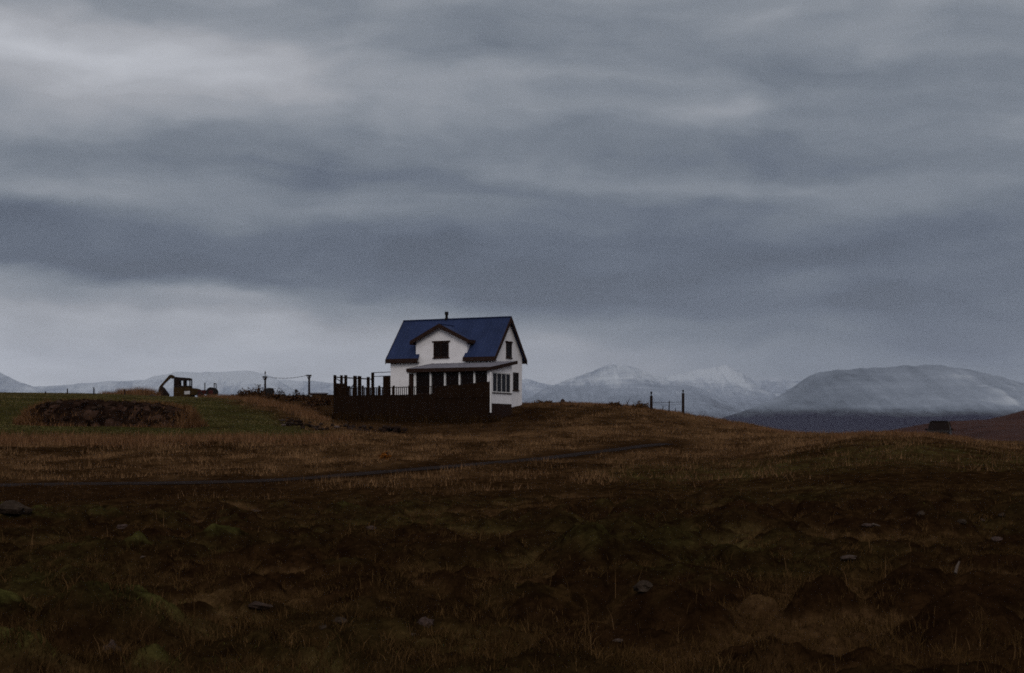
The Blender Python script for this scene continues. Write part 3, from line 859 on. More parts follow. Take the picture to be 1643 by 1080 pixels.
mb.build('sunroom_fascia', M_TRIM, house)
mb = MB(); mb.prism([(PA0, PB0, PZ0 - .20), (PA1, PB0, PZ0 - .20), (PA1, PB1, pz(PB1) - .20), (PA0, PB1, pz(PB1) - .20)], (0, 0, -.02)); mb.build('sunroom_soffit', M_TRIM, house)
SF, SR, SLF = -3.72, 11.18, 4.62                             # front face, right face, left face
# right-hand wall around the four-light window
wb0, wb1, wz0, wz1 = -3.08, .16, 3.12 - GB, 4.66 - GB
mb = MB()
mb.box(SR - .15, SR, SF, .345, -.06, wz0); mb.box(SR - .15, SR, SF, wb0, wz0, wz1); mb.box(SR - .15, SR, wb1, .345, wz0, wz1)
mb.prism([(SR - .15, SF, wz1), (SR - .15, .345, wz1), (SR - .15, .345, pz(.345) - .225), (SR - .15, SF, pz(SF) - .225)], (.15, 0, 0))
mb.box(A1 + .002, SR - .152, .20, .345, -.06, pz(.2) - .23)
mb.build('sunroom_wall', M_WALL, house)
w = window(house, 'b', SR - .06, wb0, wb1, wz0, wz1, 3, head=0, frame=M_WHITE, glass=M_GLASS2, sgn=1, name='sunroom_window', sill=False)
MB().box(SR - .02, SR + .07, wb0 - .1, wb1 + .1, wz0 - .07, wz0).build('sill', M_TRIM, w)
MB().box(SR - .14, SR - .012, SF + .01, .33, -2.2, -.062).box(A1 + .002, SR - .142, .21, .33, -2.0, -.062).build('plinth', M_TRIM, house)
# front: dark glazing between white posts, brown boarding below and above
mb = MB(); mb.box(SLF, SR - .152, SF + .03, SF + .12, .05, .75); mb.box(SLF, SR - .152, SF + .03, SF + .12, 2.28, pz(SF) - .225)
mb.build('sunroom_front_boarding', M_TRIM, house)


def plane_a(px, b):
    """distance along the house front at which column px crosses the plane b"""
    ax, ay, bx_, by_ = math.cos(TH), -math.sin(TH), math.sin(TH), math.cos(TH)
    k = (px - CX) / F; ox, oy = HX + b * bx_, HYY + b * by_
    return (k * oy - ox) / (ax - k * ay)


def plane_z(px, py, b):
    a = plane_a(px, b); y = HYY + b * math.cos(TH) - a * math.sin(TH)
    return (HY - py) / F * y - GB


# chimney pipe
CHA = plane_a(716.6, W_ / 2)
ch = MB().tube([(CHA, W_ / 2, ZR - .1), (CHA, W_ / 2, ZR + .40)], .105, 12).build('chimney', M_BLACK, house, smooth=False)
MB().tube([(CHA, W_ / 2, ZR + .36), (CHA, W_ / 2, ZR + .62)], .155, 12).build('chimney_cap', M_BLACK, ch)
MB().tube([(CHA, W_ / 2, ZR - .02), (CHA, W_ / 2, ZR + .12)], [.19, .13], 12).build('flashing', M_BLACK, ch)



zx = lambda X: X / 4.832 + 520
zy = lambda Y: Y / 4.832 + 490
posts = [plane_a(zx(v), SF) for v in (705, 825, 937, 1050, 1165)]
for i, p in enumerate(posts):
    ww = .20 if i == 0 else .12
    MB().box(p - ww / 2, p + ww / 2, SF - .03, SF + .10, -.6, pz(SF) - .232).build('sunroom_post', M_WHITE, house)
edges = [SLF] + posts + [SR - .16]
for i in range(1, len(edges) - 1):
    MB().box(edges[i] + .1, edges[i + 1] - .07, SF + .05, SF + .065, .752, 2.278).build('sunroom_pane', M_GLASS, house)
dk = plane_a(zx(673), SF)
MB().box(dk - .17, dk + .17, SF - .02, SF + .14, -.6, pz(SF) - .40).build('porch_post', M_TRIM, house)
MB().box(dk - .36, dk + .30, SF - .01, SF + .12, pz(SF) - .39, pz(SF) - .24).build('porch_beam', M_WHITE, house)
cb = plane_a(zx(1290), SF)


# ------------------------------------------------------------------ terrace in front of the house
deck = empty('timber_terrace', (HX, HYY, GB), -TH, 'dark stained timber terrace with board skirt and baluster railing before the white house', 'terrace')
DB = -5.1
da0 = plane_a(535.5, DB); da1 = plane_a(786.5, DB)
ztop = lambda px, Yz: plane_z(px, zy(Yz), DB)
zfloor = plane_z(640, 633.5, DB)
# skirt of upright boards
a = da0; mb = MB()
while a < da1 - .02:
    w = min(.145, da1 - a); mb.box(a, a + w - .008, DB - .02, DB + .02 - .004 * random.random(), -2.6, zfloor + random.uniform(-.012, .012)); a += w
mb.box(da0, da1, DB + .02, DB + .04, -2.6, zfloor - .03)
mb.build('skirt', M_DECK, deck)
mb = MB(); b = DB
while b < 2.0:
    mb.box(da0 - .02, da0 + .02, b, b + .137, -2.4, zfloor); b += .145
mb.build('skirt', M_DECK, deck)
b = DB + .06; mb = MB()
while b < SF - .2:
    mb.box(da0, da1 - .7, b, b + .135, zfloor - .60, zfloor - .57); b += .14
while b < 2.0:
    mb.box(da0, PA0 - .1, b, b + .135, zfloor - .60, zfloor - .57) if b > -9 else None; b += .14
mb.build('floor_boards', M_DECK, deck)
# front railing rises slightly towards the right
rl, rr_ = plane_a(zx(185), DB), plane_a(zx(900), DB)
zl, zr_ = plane_z(zx(185), zy(643), DB), plane_z(zx(900), zy(628), DB)
MB().bar((rl, DB, zl), (rr_, DB, zr_), .10, .06).build('handrail', M_DECK, deck)
nb_ = 46; miss = {3, 4, 6, 9, 10, 13, 14, 22, 23}
for k in range(nb_):
    if k in miss and k > 40: continue
    a = rl + (rr_ - rl) * (k + .5) / nb_; zt = zl + (zr_ - zl) * (k + .5) / nb_
    w_ = .05 if k > 18 else (.075 if k % 3 else .12)
    MB().box(a - w_ / 2, a + w_ / 2, DB - .02, DB + .02, zfloor - .1, zt - .02).build('baluster', M_DECK, deck)
for X in (300, 428, 540, 660):
    a = plane_a(zx(X), DB); zt = plane_z(zx(X), zy(622), DB)
    MB().box(a - .065, a + .065, DB - .05, DB + .05, -1.5, zt).build('newel_post', M_DECK, deck)
# screen of boards climbing to the corner of the sunroom
scr = [(860, 650), (937, 622), (1050, 616), (1165, 603), (1230, 596), (1284, 590)]
mb = MB(); top = [(plane_a(zx(X), DB), plane_z(zx(X), zy(Y), DB)) for X, Y in scr]
a = top[0][0]
while a < da1 - .05:
    zt = np.interp(a + .07, [p[0] for p in top], [p[1] for p in top]); mb.box(a, min(a + .14, da1), DB - .055, DB - .022, zfloor - .3, zt); a += .146
mb.build('screen', M_DECK, deck)
MB().box(da1 - .13, da1, DB - .02, DB + .10, -2.2, plane_z(zx(1284), zy(592), DB)).build('corner_post', M_DECK, deck)
MB().box(da1 + .004, da1 + .10, DB - .06, DB + .04, plane_z(790, 662, DB), plane_z(790, 597, DB)).build('corner_board', M_WHITE, deck)['label'] = 'pale upright board at the right end of the terrace'
# left-hand side fence running back along the edge of the terrace
def side_b(px):                                              # depth at which column px meets the left edge of the terrace
    ax, ay, bx_, by_ = math.cos(TH), -math.sin(TH), math.sin(TH), math.cos(TH)
    k = (px - CX) / F; ox, oy = HX + da0 * ax, HYY + da0 * ay
    return (k * oy - ox) / (bx_ - k * by_)
def side_z(px, py):
    b = side_b(px); y = HYY - da0 * math.sin(TH) + b * math.cos(TH); return (HY - py) / F * y - GB
for X, Y, w in ((84, 540, .13), (135, 542, .12), (168, 541, .14), (240, 546, .20), (275, 548, .20), (342, 555, .16), (377, 521, .15)):
    b = side_b(zx(X)); zt = side_z(zx(X), zy(Y))
    MB().box(da0 - .06, da0 + .06, b - w / 1.0, b + w / 1.0, -2.0, zt).build('fence_post', M_DECK, deck)
b0, b1 = side_b(zx(76)), side_b(zx(377))
MB().bar((da0, b0, side_z(zx(76), zy(556))), (da0, b1, side_z(zx(377), zy(573))), .06, .09).build('fence_rail', M_DECK, deck)
MB().bar((da0 + .03, side_b(zx(80)), side_z(zx(80), zy(560))), (da0 + .03, side_b(zx(132)), side_z(zx(132), zy(594))), .04, .06).build('brace', M_DECK, deck)
MB().bar((da0 + .03, side_b(zx(238)), side_z(zx(238), zy(598))), (da0 + .03, side_b(zx(208)), side_z(zx(208), zy(640))), .04, .08).build('brace', M_DECK, deck)
# open frame between the fence and the house
fb = side_b(zx(377))
for Y in (522, 552):
    z0 = side_z(zx(377), zy(Y)); MB().bar((da0, fb, z0), (A0 + .6, fb, z0 + .04), .06, .055).build('frame_rail', M_DECK, deck)
a = plane_a(zx(493), fb); MB().box(a - .42, a + .42, fb - .05, fb + .05, -1.5, side_z(zx(377), zy(552)) + .03).build('frame_panel', M_DECK, deck)

# rank dark grass grown up against the skirt
n_ = 5200; a_ = RNG.uniform(da0 - .6, da1 + .9, n_); b_ = DB - .04 - np.abs(RNG.normal(0, .7, n_))
wx_ = HX + a_ * math.cos(TH) + b_ * math.sin(TH); wy_ = HYY - a_ * math.sin(TH) + b_ * math.cos(TH)
blades('rank_grass', wx_, wy_, RNG.uniform(.12, .85, n_) * np.clip(.8 + .8 * pnoise(a_ * 1.3, a_ * 0, 90), .3, 1.6), np.full(n_, .035), colmix((.010, .006, .003), (.040, .025, .013), RNG.uniform(0, 1, n_) ** 2), .35)

# two dark boxes at the left corner of the terrace
def storage(a, b, w, d_, z0, h, label):
    o = empty('storage_box', (HX + a * math.cos(TH) + b * math.sin(TH), HYY - a * math.sin(TH) + b * math.cos(TH), GB + z0), -TH, label, 'box')
    MB().box(-w / 2, w / 2, -d_ / 2, d_ / 2, 0, h * .86).build('box_body', M_DECK, o, .01)
    MB().box(-w / 2 - .03, w / 2 + .03, -d_ / 2 - .03, d_ / 2 + .03, h * .86, h).build('lid', M_DECK, o, .01)
a_ = plane_a(zx(135), DB + .5)
storage(a_, DB + .5, .62, .6, zfloor - .57, plane_z(zx(135), zy(606), DB + .5) - zfloor + .57, 'taller dark box at the left corner of the terrace')
storage(plane_a(zx(172), DB + .5), DB + .5, .34, .6, zfloor - .57, plane_z(zx(172), zy(626), DB + .5) - zfloor + .57, 'lower dark box right of the taller one on the terrace')


# ------------------------------------------------------------------ digger and tractor on the skyline
M_YEL = mat('worn_yellow_paint', (.032, .0175, .006), .7, .4, 2.0)
M_DRK = mat('dark_greasy_steel', (.016, .010, .008), .75, .4, 3.0)
M_RED = mat('faded_red_paint', (.045, .011, .010), .7, .4, 2.5)
M_RUB = mat('black_rubber', (.016, .013, .012), .9, .3, 6.0)
M_PALE = mat('pale_panel', (.42, .40, .40), .7, .15, 3.0)


def wheel(parent, name, x, y, z, r, w, rim=M_RED):
    o = MB().tube([(x, y - w / 2, z), (x, y - w / 2 + .04, z), (x, y + w / 2 - .04, z), (x, y + w / 2, z)], [r * .9, r, r, r * .9], 20).build(name, M_RUB, parent)
    MB().tube([(x, y - w / 2 - .015, z), (x, y + w / 2 + .015, z)], r * .5, 14).build('rim', rim, o)
    return o


def build_digger():
    D = 168.0; s = D / F
    base = on_land(292, D); g = HY - base.z / s                # row of the ground
    e = empty('excavator', base, 0, 'old yellow brown excavator with bent arm standing on the skyline left of the house', 'excavator')
    def P(X, Y, y=0.0):                                       # from the enlarged view: 13.69 px per photo px
        return Vector(((240 + X / 13.69 - 292) * s, y, (g - (590 + Y / 13.69)) * s))
    k = s / 13.69
    def poly(pts, y0, y1, name, m, par=e, bev=.02):
        return MB().prism([P(x, y, y0) for x, y in pts], (0, y1 - y0, 0)).build(name, m, par, bev)
    # undercarriage
    for y0 in (-.85, .50):
        tr = poly([(560, 690), (600, 640), (1000, 640), (1045, 690), (1000, 735), (600, 735)], y0, y0 + .36, 'track', M_RUB)
        for X in (615, 700, 800, 900, 985):
            c = P(X, 690); MB().tube([(c.x, y0 - .02, c.z), (c.x, y0 + .38, c.z)], .15, 12).build('roller', M_DRK, tr)
    poly([(640, 600), (980, 600), (980, 655), (640, 655)], -.45, .45, 'turntable', M_DRK)
    # body, counterweight
    poly([(560, 440), (900, 420), (930, 455), (930, 640), (560, 640)], -.80, .80, 'body', M_YEL)
    poly([(932, 450), (1060, 462), (1100, 480), (1090, 570), (1050, 600), (932, 610)], -.78, .78, 'counterweight', M_YEL)
    poly([(800, 520), (920, 515), (920, 585), (800, 592)], -.83, -.803, 'number_plate', M_PALE, bev=.0)
    poly([(545, 200), (620, 205), (620, 600), (545, 600)], -.30, .10, 'boom_mount', M_DRK)
    # cab with glazing between its posts
    cab = poly([(620, 225), (640, 212), (905, 232), (930, 250), (930, 285), (620, 285)], -.80, .25, 'cab', M_DRK)
    for x0, x1 in ((620, 690), (770, 812), (905, 930)):
        for y0 in (-.80, .17):
            poly([(x0, 286), (x1, 286), (x1, 400), (x0, 400)], y0, y0 + .08, 'cab_post', M_DRK, cab, .0)
    poly([(620, 401), (930, 401), (930, 425), (620, 440)], -.80, .25, 'cab_base', M_DRK, cab, .0)
    # arm: boom up to the knee, stick down to the bucket
    poly([(520, 250), (560, 185), (500, 158), (455, 158), (420, 190), (450, 215), (490, 235)], -.28, -.02, 'boom', M_YEL)
    poly([(455, 165), (430, 180), (285, 345), (225, 420), (185, 560), (240, 575), (275, 440), (345, 350), (470, 232)], -.26, -.04, 'stick', M_YEL)
    poly([(275, 400), (330, 450), (440, 600), (400, 650), (215, 660), (175, 640), (190, 560), (240, 560)], -.50, .22, 'bucket', M_DRK)
    MB().tube([P(500, 205, -.15), P(300, 372, -.15)], .045, 8).build('hydraulic_ram', M_DRK, e)


def build_tractor():
    D = 164.0; s = D / F
    base = on_land(333, D); g = HY - base.z / s
    e = empty('tractor', base, 0, 'old red tractor with upright exhaust beside the excavator on the skyline', 'tractor')
    def P(X, Y, y=0.0): return Vector(((240 + X / 13.69 - 333) * s, y, (g - (590 + Y / 13.69)) * s))
    def poly(pts, y0, y1, name, m, par=e, bev=.02):
        return MB().prism([P(x, y, y0) for x, y in pts], (0, y1 - y0, 0)).build(name, m, par, bev)
    poly([(1065, 500), (1200, 490), (1290, 500), (1290, 585), (1065, 585)], -.28, .28, 'bonnet', M_RED)
    poly([(1270, 520), (1400, 530), (1430, 600), (1270, 620)], -.45, .45, 'rear_body', M_DRK)
    poly([(1290, 460), (1340, 465), (1350, 520), (1290, 520)], -.25, .25, 'seat', M_DRK)
    c = P(1215, 490); MB().tube([(c.x, 0, c.z - .1), (c.x, 0, P(0, 330).z)], [.055, .06], 8).build('exhaust', M_DRK, e)
    c = P(1440, 560)
    mb = MB()
    for y in (-.55, .55): mb.tube([(c.x, y, c.z - .1), (c.x, y, P(0, 350).z)], .05, 8)
    mb.bar((c.x, -.55, P(0, 352).z), (c.x, .55, P(0, 352).z), .10); mb.build('roll_bar', M_DRK, e)
    r = .58; zc = r - .03
    for y in (-.62, .62): wheel(e, 'wheel', P(1375, 0).x, y, zc, r, .30)
    for y in (-.45, .45): wheel(e, 'wheel', P(1120, 0).x, y, .32, .34, .2)


build_digger(); build_tractor()

# ------------------------------------------------------------------ poles, wires and posts
M_POST = mat('weathered_post', (.020, .0115, .009), .9, .4, 3.0, .3, 20.0, stretch=(4, 4, .6))


def tpole(px, row_top, D, w, arm, label, spike=0.0):
    p = on_land(px, D); h = (HY - row_top) / F * D - p.z
    e = empty('timber_pole', (p.x, p.y, p.z - .3), 0, label, 'pole', 'T topped poles on the skyline'); h += .3
    MB().tube([(0, 0, 0), (0, 0, h * .6), (0, 0, h)], [w * .56, w * .5, w * .46], 10).build('shaft', M_POST, e)
    MB().bar((-arm / 2, -.1, h - .03), (arm / 2, -.1, h - .03), .12, .14).build('crossarm', M_POST, e)
    for sx in (-1, 1):
        MB().bar((sx * arm * .40, -.11, h - .1), (sx * w * .4, -.11, h - .36), .06, .06).build('arm_brace', M_POST, e)
    if spike:
        MB().tube([(0, 0, h), (0, 0, h + spike * .45), (0, 0, h + spike * .55), (0, 0, h + spike)], [.03, .03, .09, .02], 8).build('insulator', M_POST, e)
    return Vector((p.x, p.y - .1, p.z + h - .3))


t1 = tpole(425.5, 604.5, 150, .21, .50, 'T topped timber pole with a spike on its head behind the dark bale', .62)
t2 = tpole(496, 602, 150, .22, .55, 'taller leaning T topped timber pole close to the terrace')
t3 = tpole(475, 625.5, 175, .17, .32, 'shortest T topped pole between the two tall ones')
mb = MB(); pts = [t1.lerp(t2, k / 12) - Vector((0, 0, .28 * 4 * (k / 12) * (1 - k / 12) - .03)) for k in range(13)]
mb.tube(pts, .016, 5)
for k in range(3, 12): mb.bar(pts[k] - Vector((.10, 0, 0)), pts[k] + Vector((.10, 0, .02)), .03, .05)
tag(mb.build('wire', M_POST), 'sagging wire strung between the two tall T topped poles', 'wire')

for px, row, D, lab in ((73, 628, 146, 'shortest faint stake of the lawn fence on the far left skyline'), (108, 623.5, 146, 'middle faint fence stake on the skyline above the mound'),
                        (150.5, 621.5, 144, 'tallest thin fence stake on the skyline above the mound'), (200, 624, 150, 'thin fence stake in the pale grass left of the excavator')):
    p = on_land(px, D); h = (HY - row) / F * D - p.z
    o = MB().tube([(0, 0, -.25), (.01, 0, h * .5), (0, 0, h)], [.075, .07, .06], 7).build('fence_stake', M_POST)
    o.location = p; tag(o, lab, 'fence post', 'fence stakes along the lawn')

# gate posts on the right of the rise
gp = []
for px, row, w, lab, nr in ((1045, 635, 4.6, 'left dark gate post with small round finial on the grassy brow', 628.0), (1096, 631, 4.4, 'right taller dark gate post with small round finial on the grassy brow', 625.5)):
    D = 119.0; p = on_land(px, D); s = D / F; h = (HY - row) * s - p.z
    e = empty('gate_post', (p.x, p.y, p.z - .3), 0, lab, 'gate post', 'gate posts on the brow'); h += .3
    r = w * s / 2
    MB().tube([(0, 0, 0), (0, 0, h * .5), (0, 0, h - .03), (0, 0, h)], [r * 1.12, r, r * .98, r * .85], 10).build('shaft', M_POST, e)
    f = (row - nr) * s
    MB().tube([(0, 0, h), (0, 0, h + f * .45)], .035, 8).build('finial_neck', M_BLACK, e)
    MB().tube([(0, 0, h + f * .38), (0, 0, h + f * .5), (0, 0, h + f * .75), (0, 0, h + f * .95), (0, 0, h + f)], [.04, .075, .085, .06, .015], 10).build('finial', M_BLACK, e)
    gp.append(Vector((p.x, p.y, p.z - .3 + h)))
stk = []
for px, row, D, lab, w in ((1073.5, 643, 120, 'tall thin stake between the two gate posts', .10), (1063.5, 652, 122, 'short stake left of the tall one between the gate posts', .07),
                           (1083.5, 655, 122, 'shortest stake right of the tall one between the gate posts', .07)):
    p = on_land(px, D); h = (HY - row) / F * D - p.z
    o = MB().tube([(0, 0, -.2), (.01, 0, h * .6), (.025, 0, h)], [w * .5, w * .48, w * .42], 7).build('stake', M_POST); o.location = p
    tag(o, lab, 'stake', 'stakes between the gate posts'); stk.append(p)
q0, q1, q2 = at(1045, 646.5, 119), at(1073.5, 645.8, 120), at(1096, 645, 119)
tag(MB().tube([q0, q1, q2], .015, 5).build('fence_wire', M_POST), 'upper wire strung between the two dark gate posts', 'wire')
q0, q1, q2 = at(1045, 650, 119), at(1073.5, 649.5, 120), at(1096, 648.5, 119)
tag(MB().tube([q0, q1, q2], .008, 5).build('fence_wire', M_POST), 'thinner lower wire strung between the dark gate posts', 'wire')


# ------------------------------------------------------------------ vehicle behind the near ridge
def build_car():
    D = 113.0; s = D / F; p = on_land(1507.5, D)
    M_CAR = mat('dark_car_paint', (.010, .006, .005), .5, .2, 2.0, spec=.1)
    M_CGL = mat('car_glass', (.010, .006, .005), .3, .1, 2.0, spec=.03)
    e = empty('parked_car', p, R(-19), 'dark off road car parked behind the grassy ridge on the right', 'car')
    zr = (HY - 675.8) * s - p.z                              # roof height
    # body cross sections along its length (front towards the camera)
    def sect(y, wb, wt, z0, z1): return [(-wb, y, z0), (wb, y, z0), (wb * 1.0, y, z0 + (z1 - z0) * .55), (wt, y, z1), (-wt, y, z1), (-wb, y, z0 + (z1 - z0) * .55)]
    secs = [sect(-2.2, .80, .74, .42, .92), sect(-2.1, .88, .80, .36, 1.02), sect(-1.1, .90, .84, .34, 1.10), sect(1.9, .90, .84, .34, 1.10), sect(2.15, .86, .8, .4, 1.05)]
    mb = MB()
    for i in range(len(secs) - 1):
        mb.add(secs[i] + secs[i + 1], [(j, (j + 1) % 6, 6 + (j + 1) % 6, 6 + j) for j in range(6)])
    mb.add(secs[0], [(0, 1, 2, 3, 4, 5)]); mb.add(secs[-1], [(0, 1, 2, 3, 4, 5)])
    mb.build('body', M_CAR, e)
    g = [(-.84, -1.15, 1.09), (.84, -1.15, 1.09), (.84, 2.0, 1.09), (-.84, 2.0, 1.09), (-.66, -.62, zr - .06), (.66, -.62, zr - .06), (.66, 1.8, zr - .06), (-.66, 1.8, zr - .06)]
    gl = MB().add(g, [(0, 1, 5, 4), (1, 2, 6, 5), (2, 3, 7, 6), (3, 0, 4, 7), (4, 5, 6, 7)]).build('cabin_glass', M_CGL, e)
    MB().box(-.68, .68, -.66, 1.84, zr - .06, zr).build('roof', M_CAR, e, .02)
    for sx in (-1, 1):
        MB().bar((sx * .84, -1.16, 1.09), (sx * .67, -.64, zr - .05), .07, .05).build('windscreen_pillar', M_GREY if sx > 0 else M_CAR, e)
        MB().bar((sx * .84, 2.0, 1.09), (sx * .67, 1.82, zr - .05), .08, .05).build('rear_pillar', M_CAR, e)
        MB().box(sx * .98 - .09, sx * .98 + .09, -1.0, -.88, 1.08, 1.24).build('wing_mirror', M_CAR, e, .02)
        MB().tube([(sx * .62, -2.22, .78), (sx * .62, -2.1, .78)], .11, 12).build('headlight', M_GREY, e)
        for y in (-1.4, 1.35):
            o = MB().tube([(sx * .72, y, .36), (sx * .76, y, .36), (sx * .92, y, .36), (sx * .95, y, .36)], [.33, .37, .37, .33], 18).build('wheel', M_RUB, e)
            MB().tube([(sx * .90, y, .36), (sx * .96, y, .36)], .2, 12).build('rim', M_DRK, o)
    MB().box(-.45, .45, -2.235, -2.19, .68, .86).build('grille', M_BLACK, e)
    MB().box(-.88, .88, -2.30, -2.12, .40, .56).build('bumper', M_DRK, e, .02)
    MB().bar((-.66, -.62, zr + .01), (.66, -.62, zr + .01), .05, .03).build('roof_edge', M_CAR, e)


build_car()


# ------------------------------------------------------------------ stones, mound, rubble, bushes, bits
def rock_mesh(name, m, sx, sy, sz, seed, parent=None, sub=3, rough=.28):
    bm = bmesh.new(); bmesh.ops.create_icosphere(bm, subdivisions=sub, radius=1.0)
    off = Vector((seed * 7.3, seed * 3.1, seed * 1.7))
    for v in bm.verts:
        d = v.co.normalized(); n = mnoise.noise(d * 1.3 + off) * rough * 1.5 + mnoise.noise(d * 3.3 + off) * rough * .6 + mnoise.noise(d * 8 + off) * rough * .2
        c = d * (1 + n); c.z = max(c.z, -.45)
        v.co = Vector((c.x * sx, c.y * sy, c.z * sz))
    me = bpy.data.meshes.new(name); bm.to_mesh(me); bm.free()
    me.materials.append(m); o = bpy.data.objects.new(name, me); COL.objects.link(o)
    if parent: o.parent = parent
    return o


M_BSLAB = mat('brown_stone', (.032, .020, .015), .95, .4, 6.0, .6, 30.0)
STONES = [(178, 1046, 36, .8, M_PINK, 'pale pinkish stone below the big mossy hummock at lower left'),
          (1035, 948, 52, .5, M_GREY, 'broad grey stone slab in the grass right of centre'),
          (683, 1004, 30, .8, M_PINK, 'pointed pinkish stone at lower centre'),
          (664, 1021, 15, .5, M_WST, 'small whitish stone just below the pointed pinkish stone'),
          (547, 1000, 28, .5, M_GREY, 'flat grey stone left of the pointed pinkish stone'),
          (518, 1010, 16, .6, M_GREY, 'small grey stone left of the flat grey one at lower centre'),
          (1392, 847, 22, .4, M_PINK, 'low pale stone beside a pale twig in the right of the heath'),
          (1362, 897, 32, .3, M_WST, 'long flat whitish stone in the straw grass on the right'),
          (992, 1030, 20, .5, M_WST, 'small whitish stone at the bottom right of centre'),
          (418, 977, 48, .35, M_BSLAB, 'brown flat slab on the crown of a hummock left of centre'),
          (18, 826, 60, .6, M_GREY, 'dark grey rock at the left edge under the track'),
          (196, 848, 20, .6, M_PINK, 'rounded pinkish stone beyond the mossy hummocks on the left'),
          (1478, 826, 16, .7, M_GREY, 'rounded grey stone high on the right of the heath'),
          (1577, 838, 9, .7, M_WST, 'small white stone among grey ones far right'),
          (1545, 842, 18, .6, M_GREY, 'grey stone left of the small white stone far right'),
          (1608, 830, 14, .6, M_GREY, 'grey stone right of the small white stone far right'),
          (410, 821, 16, .35, M_WST, 'thin whitish stone at the edge of the straw grass left of centre'),
          (228, 895, 12, .4, M_WST, 'small pale stone on a hummock at left'),
          (595, 850, 18, .6, M_PINK, 'pinkish stone in the upper middle of the heath'),
          (1600, 868, 22, .5, M_PINK, 'pinkish stone in the grass near the right edge')]
for i, (px, py, w, flat, m, lab) in enumerate(STONES):
    p = foot(px, py); s = p.y / F; a = w * s / 2 * .85
    o = rock_mesh('stone', m, a, a * .8, a * flat, i + 1)
    o.location = (p.x, p.y + a * .3, p.z + a * flat * .25); o.rotation_euler = (random.uniform(-.15, .15), random.uniform(-.2, .2), random.uniform(-.5, .5))
    tag(o, lab, 'stone', 'stones in the heath')
M_TWIG = mat('bleached_wood', (.075, .056, .046), .9, .3, 10.0)
for px, py, px2, py2, lab in ((1533, 923, 1543, 908, 'short bleached stick poking up from the grass on the right'), (1400, 843, 1422, 853, 'thin pale twig lying beside a pale stone on the right')):
    p = foot(px, py); s = p.y / F
    o = MB().tube([(0, 0, .0), ((px2 - px) * s * .5, .05, (py - py2) * s * .5 + .02), ((px2 - px) * s, .08, (py - py2) * s + .02)], [.018, .016, .010], 7).build('stick', M_TWIG)
    o.location = (p.x, p.y, p.z + .02); tag(o, lab, 'stick')

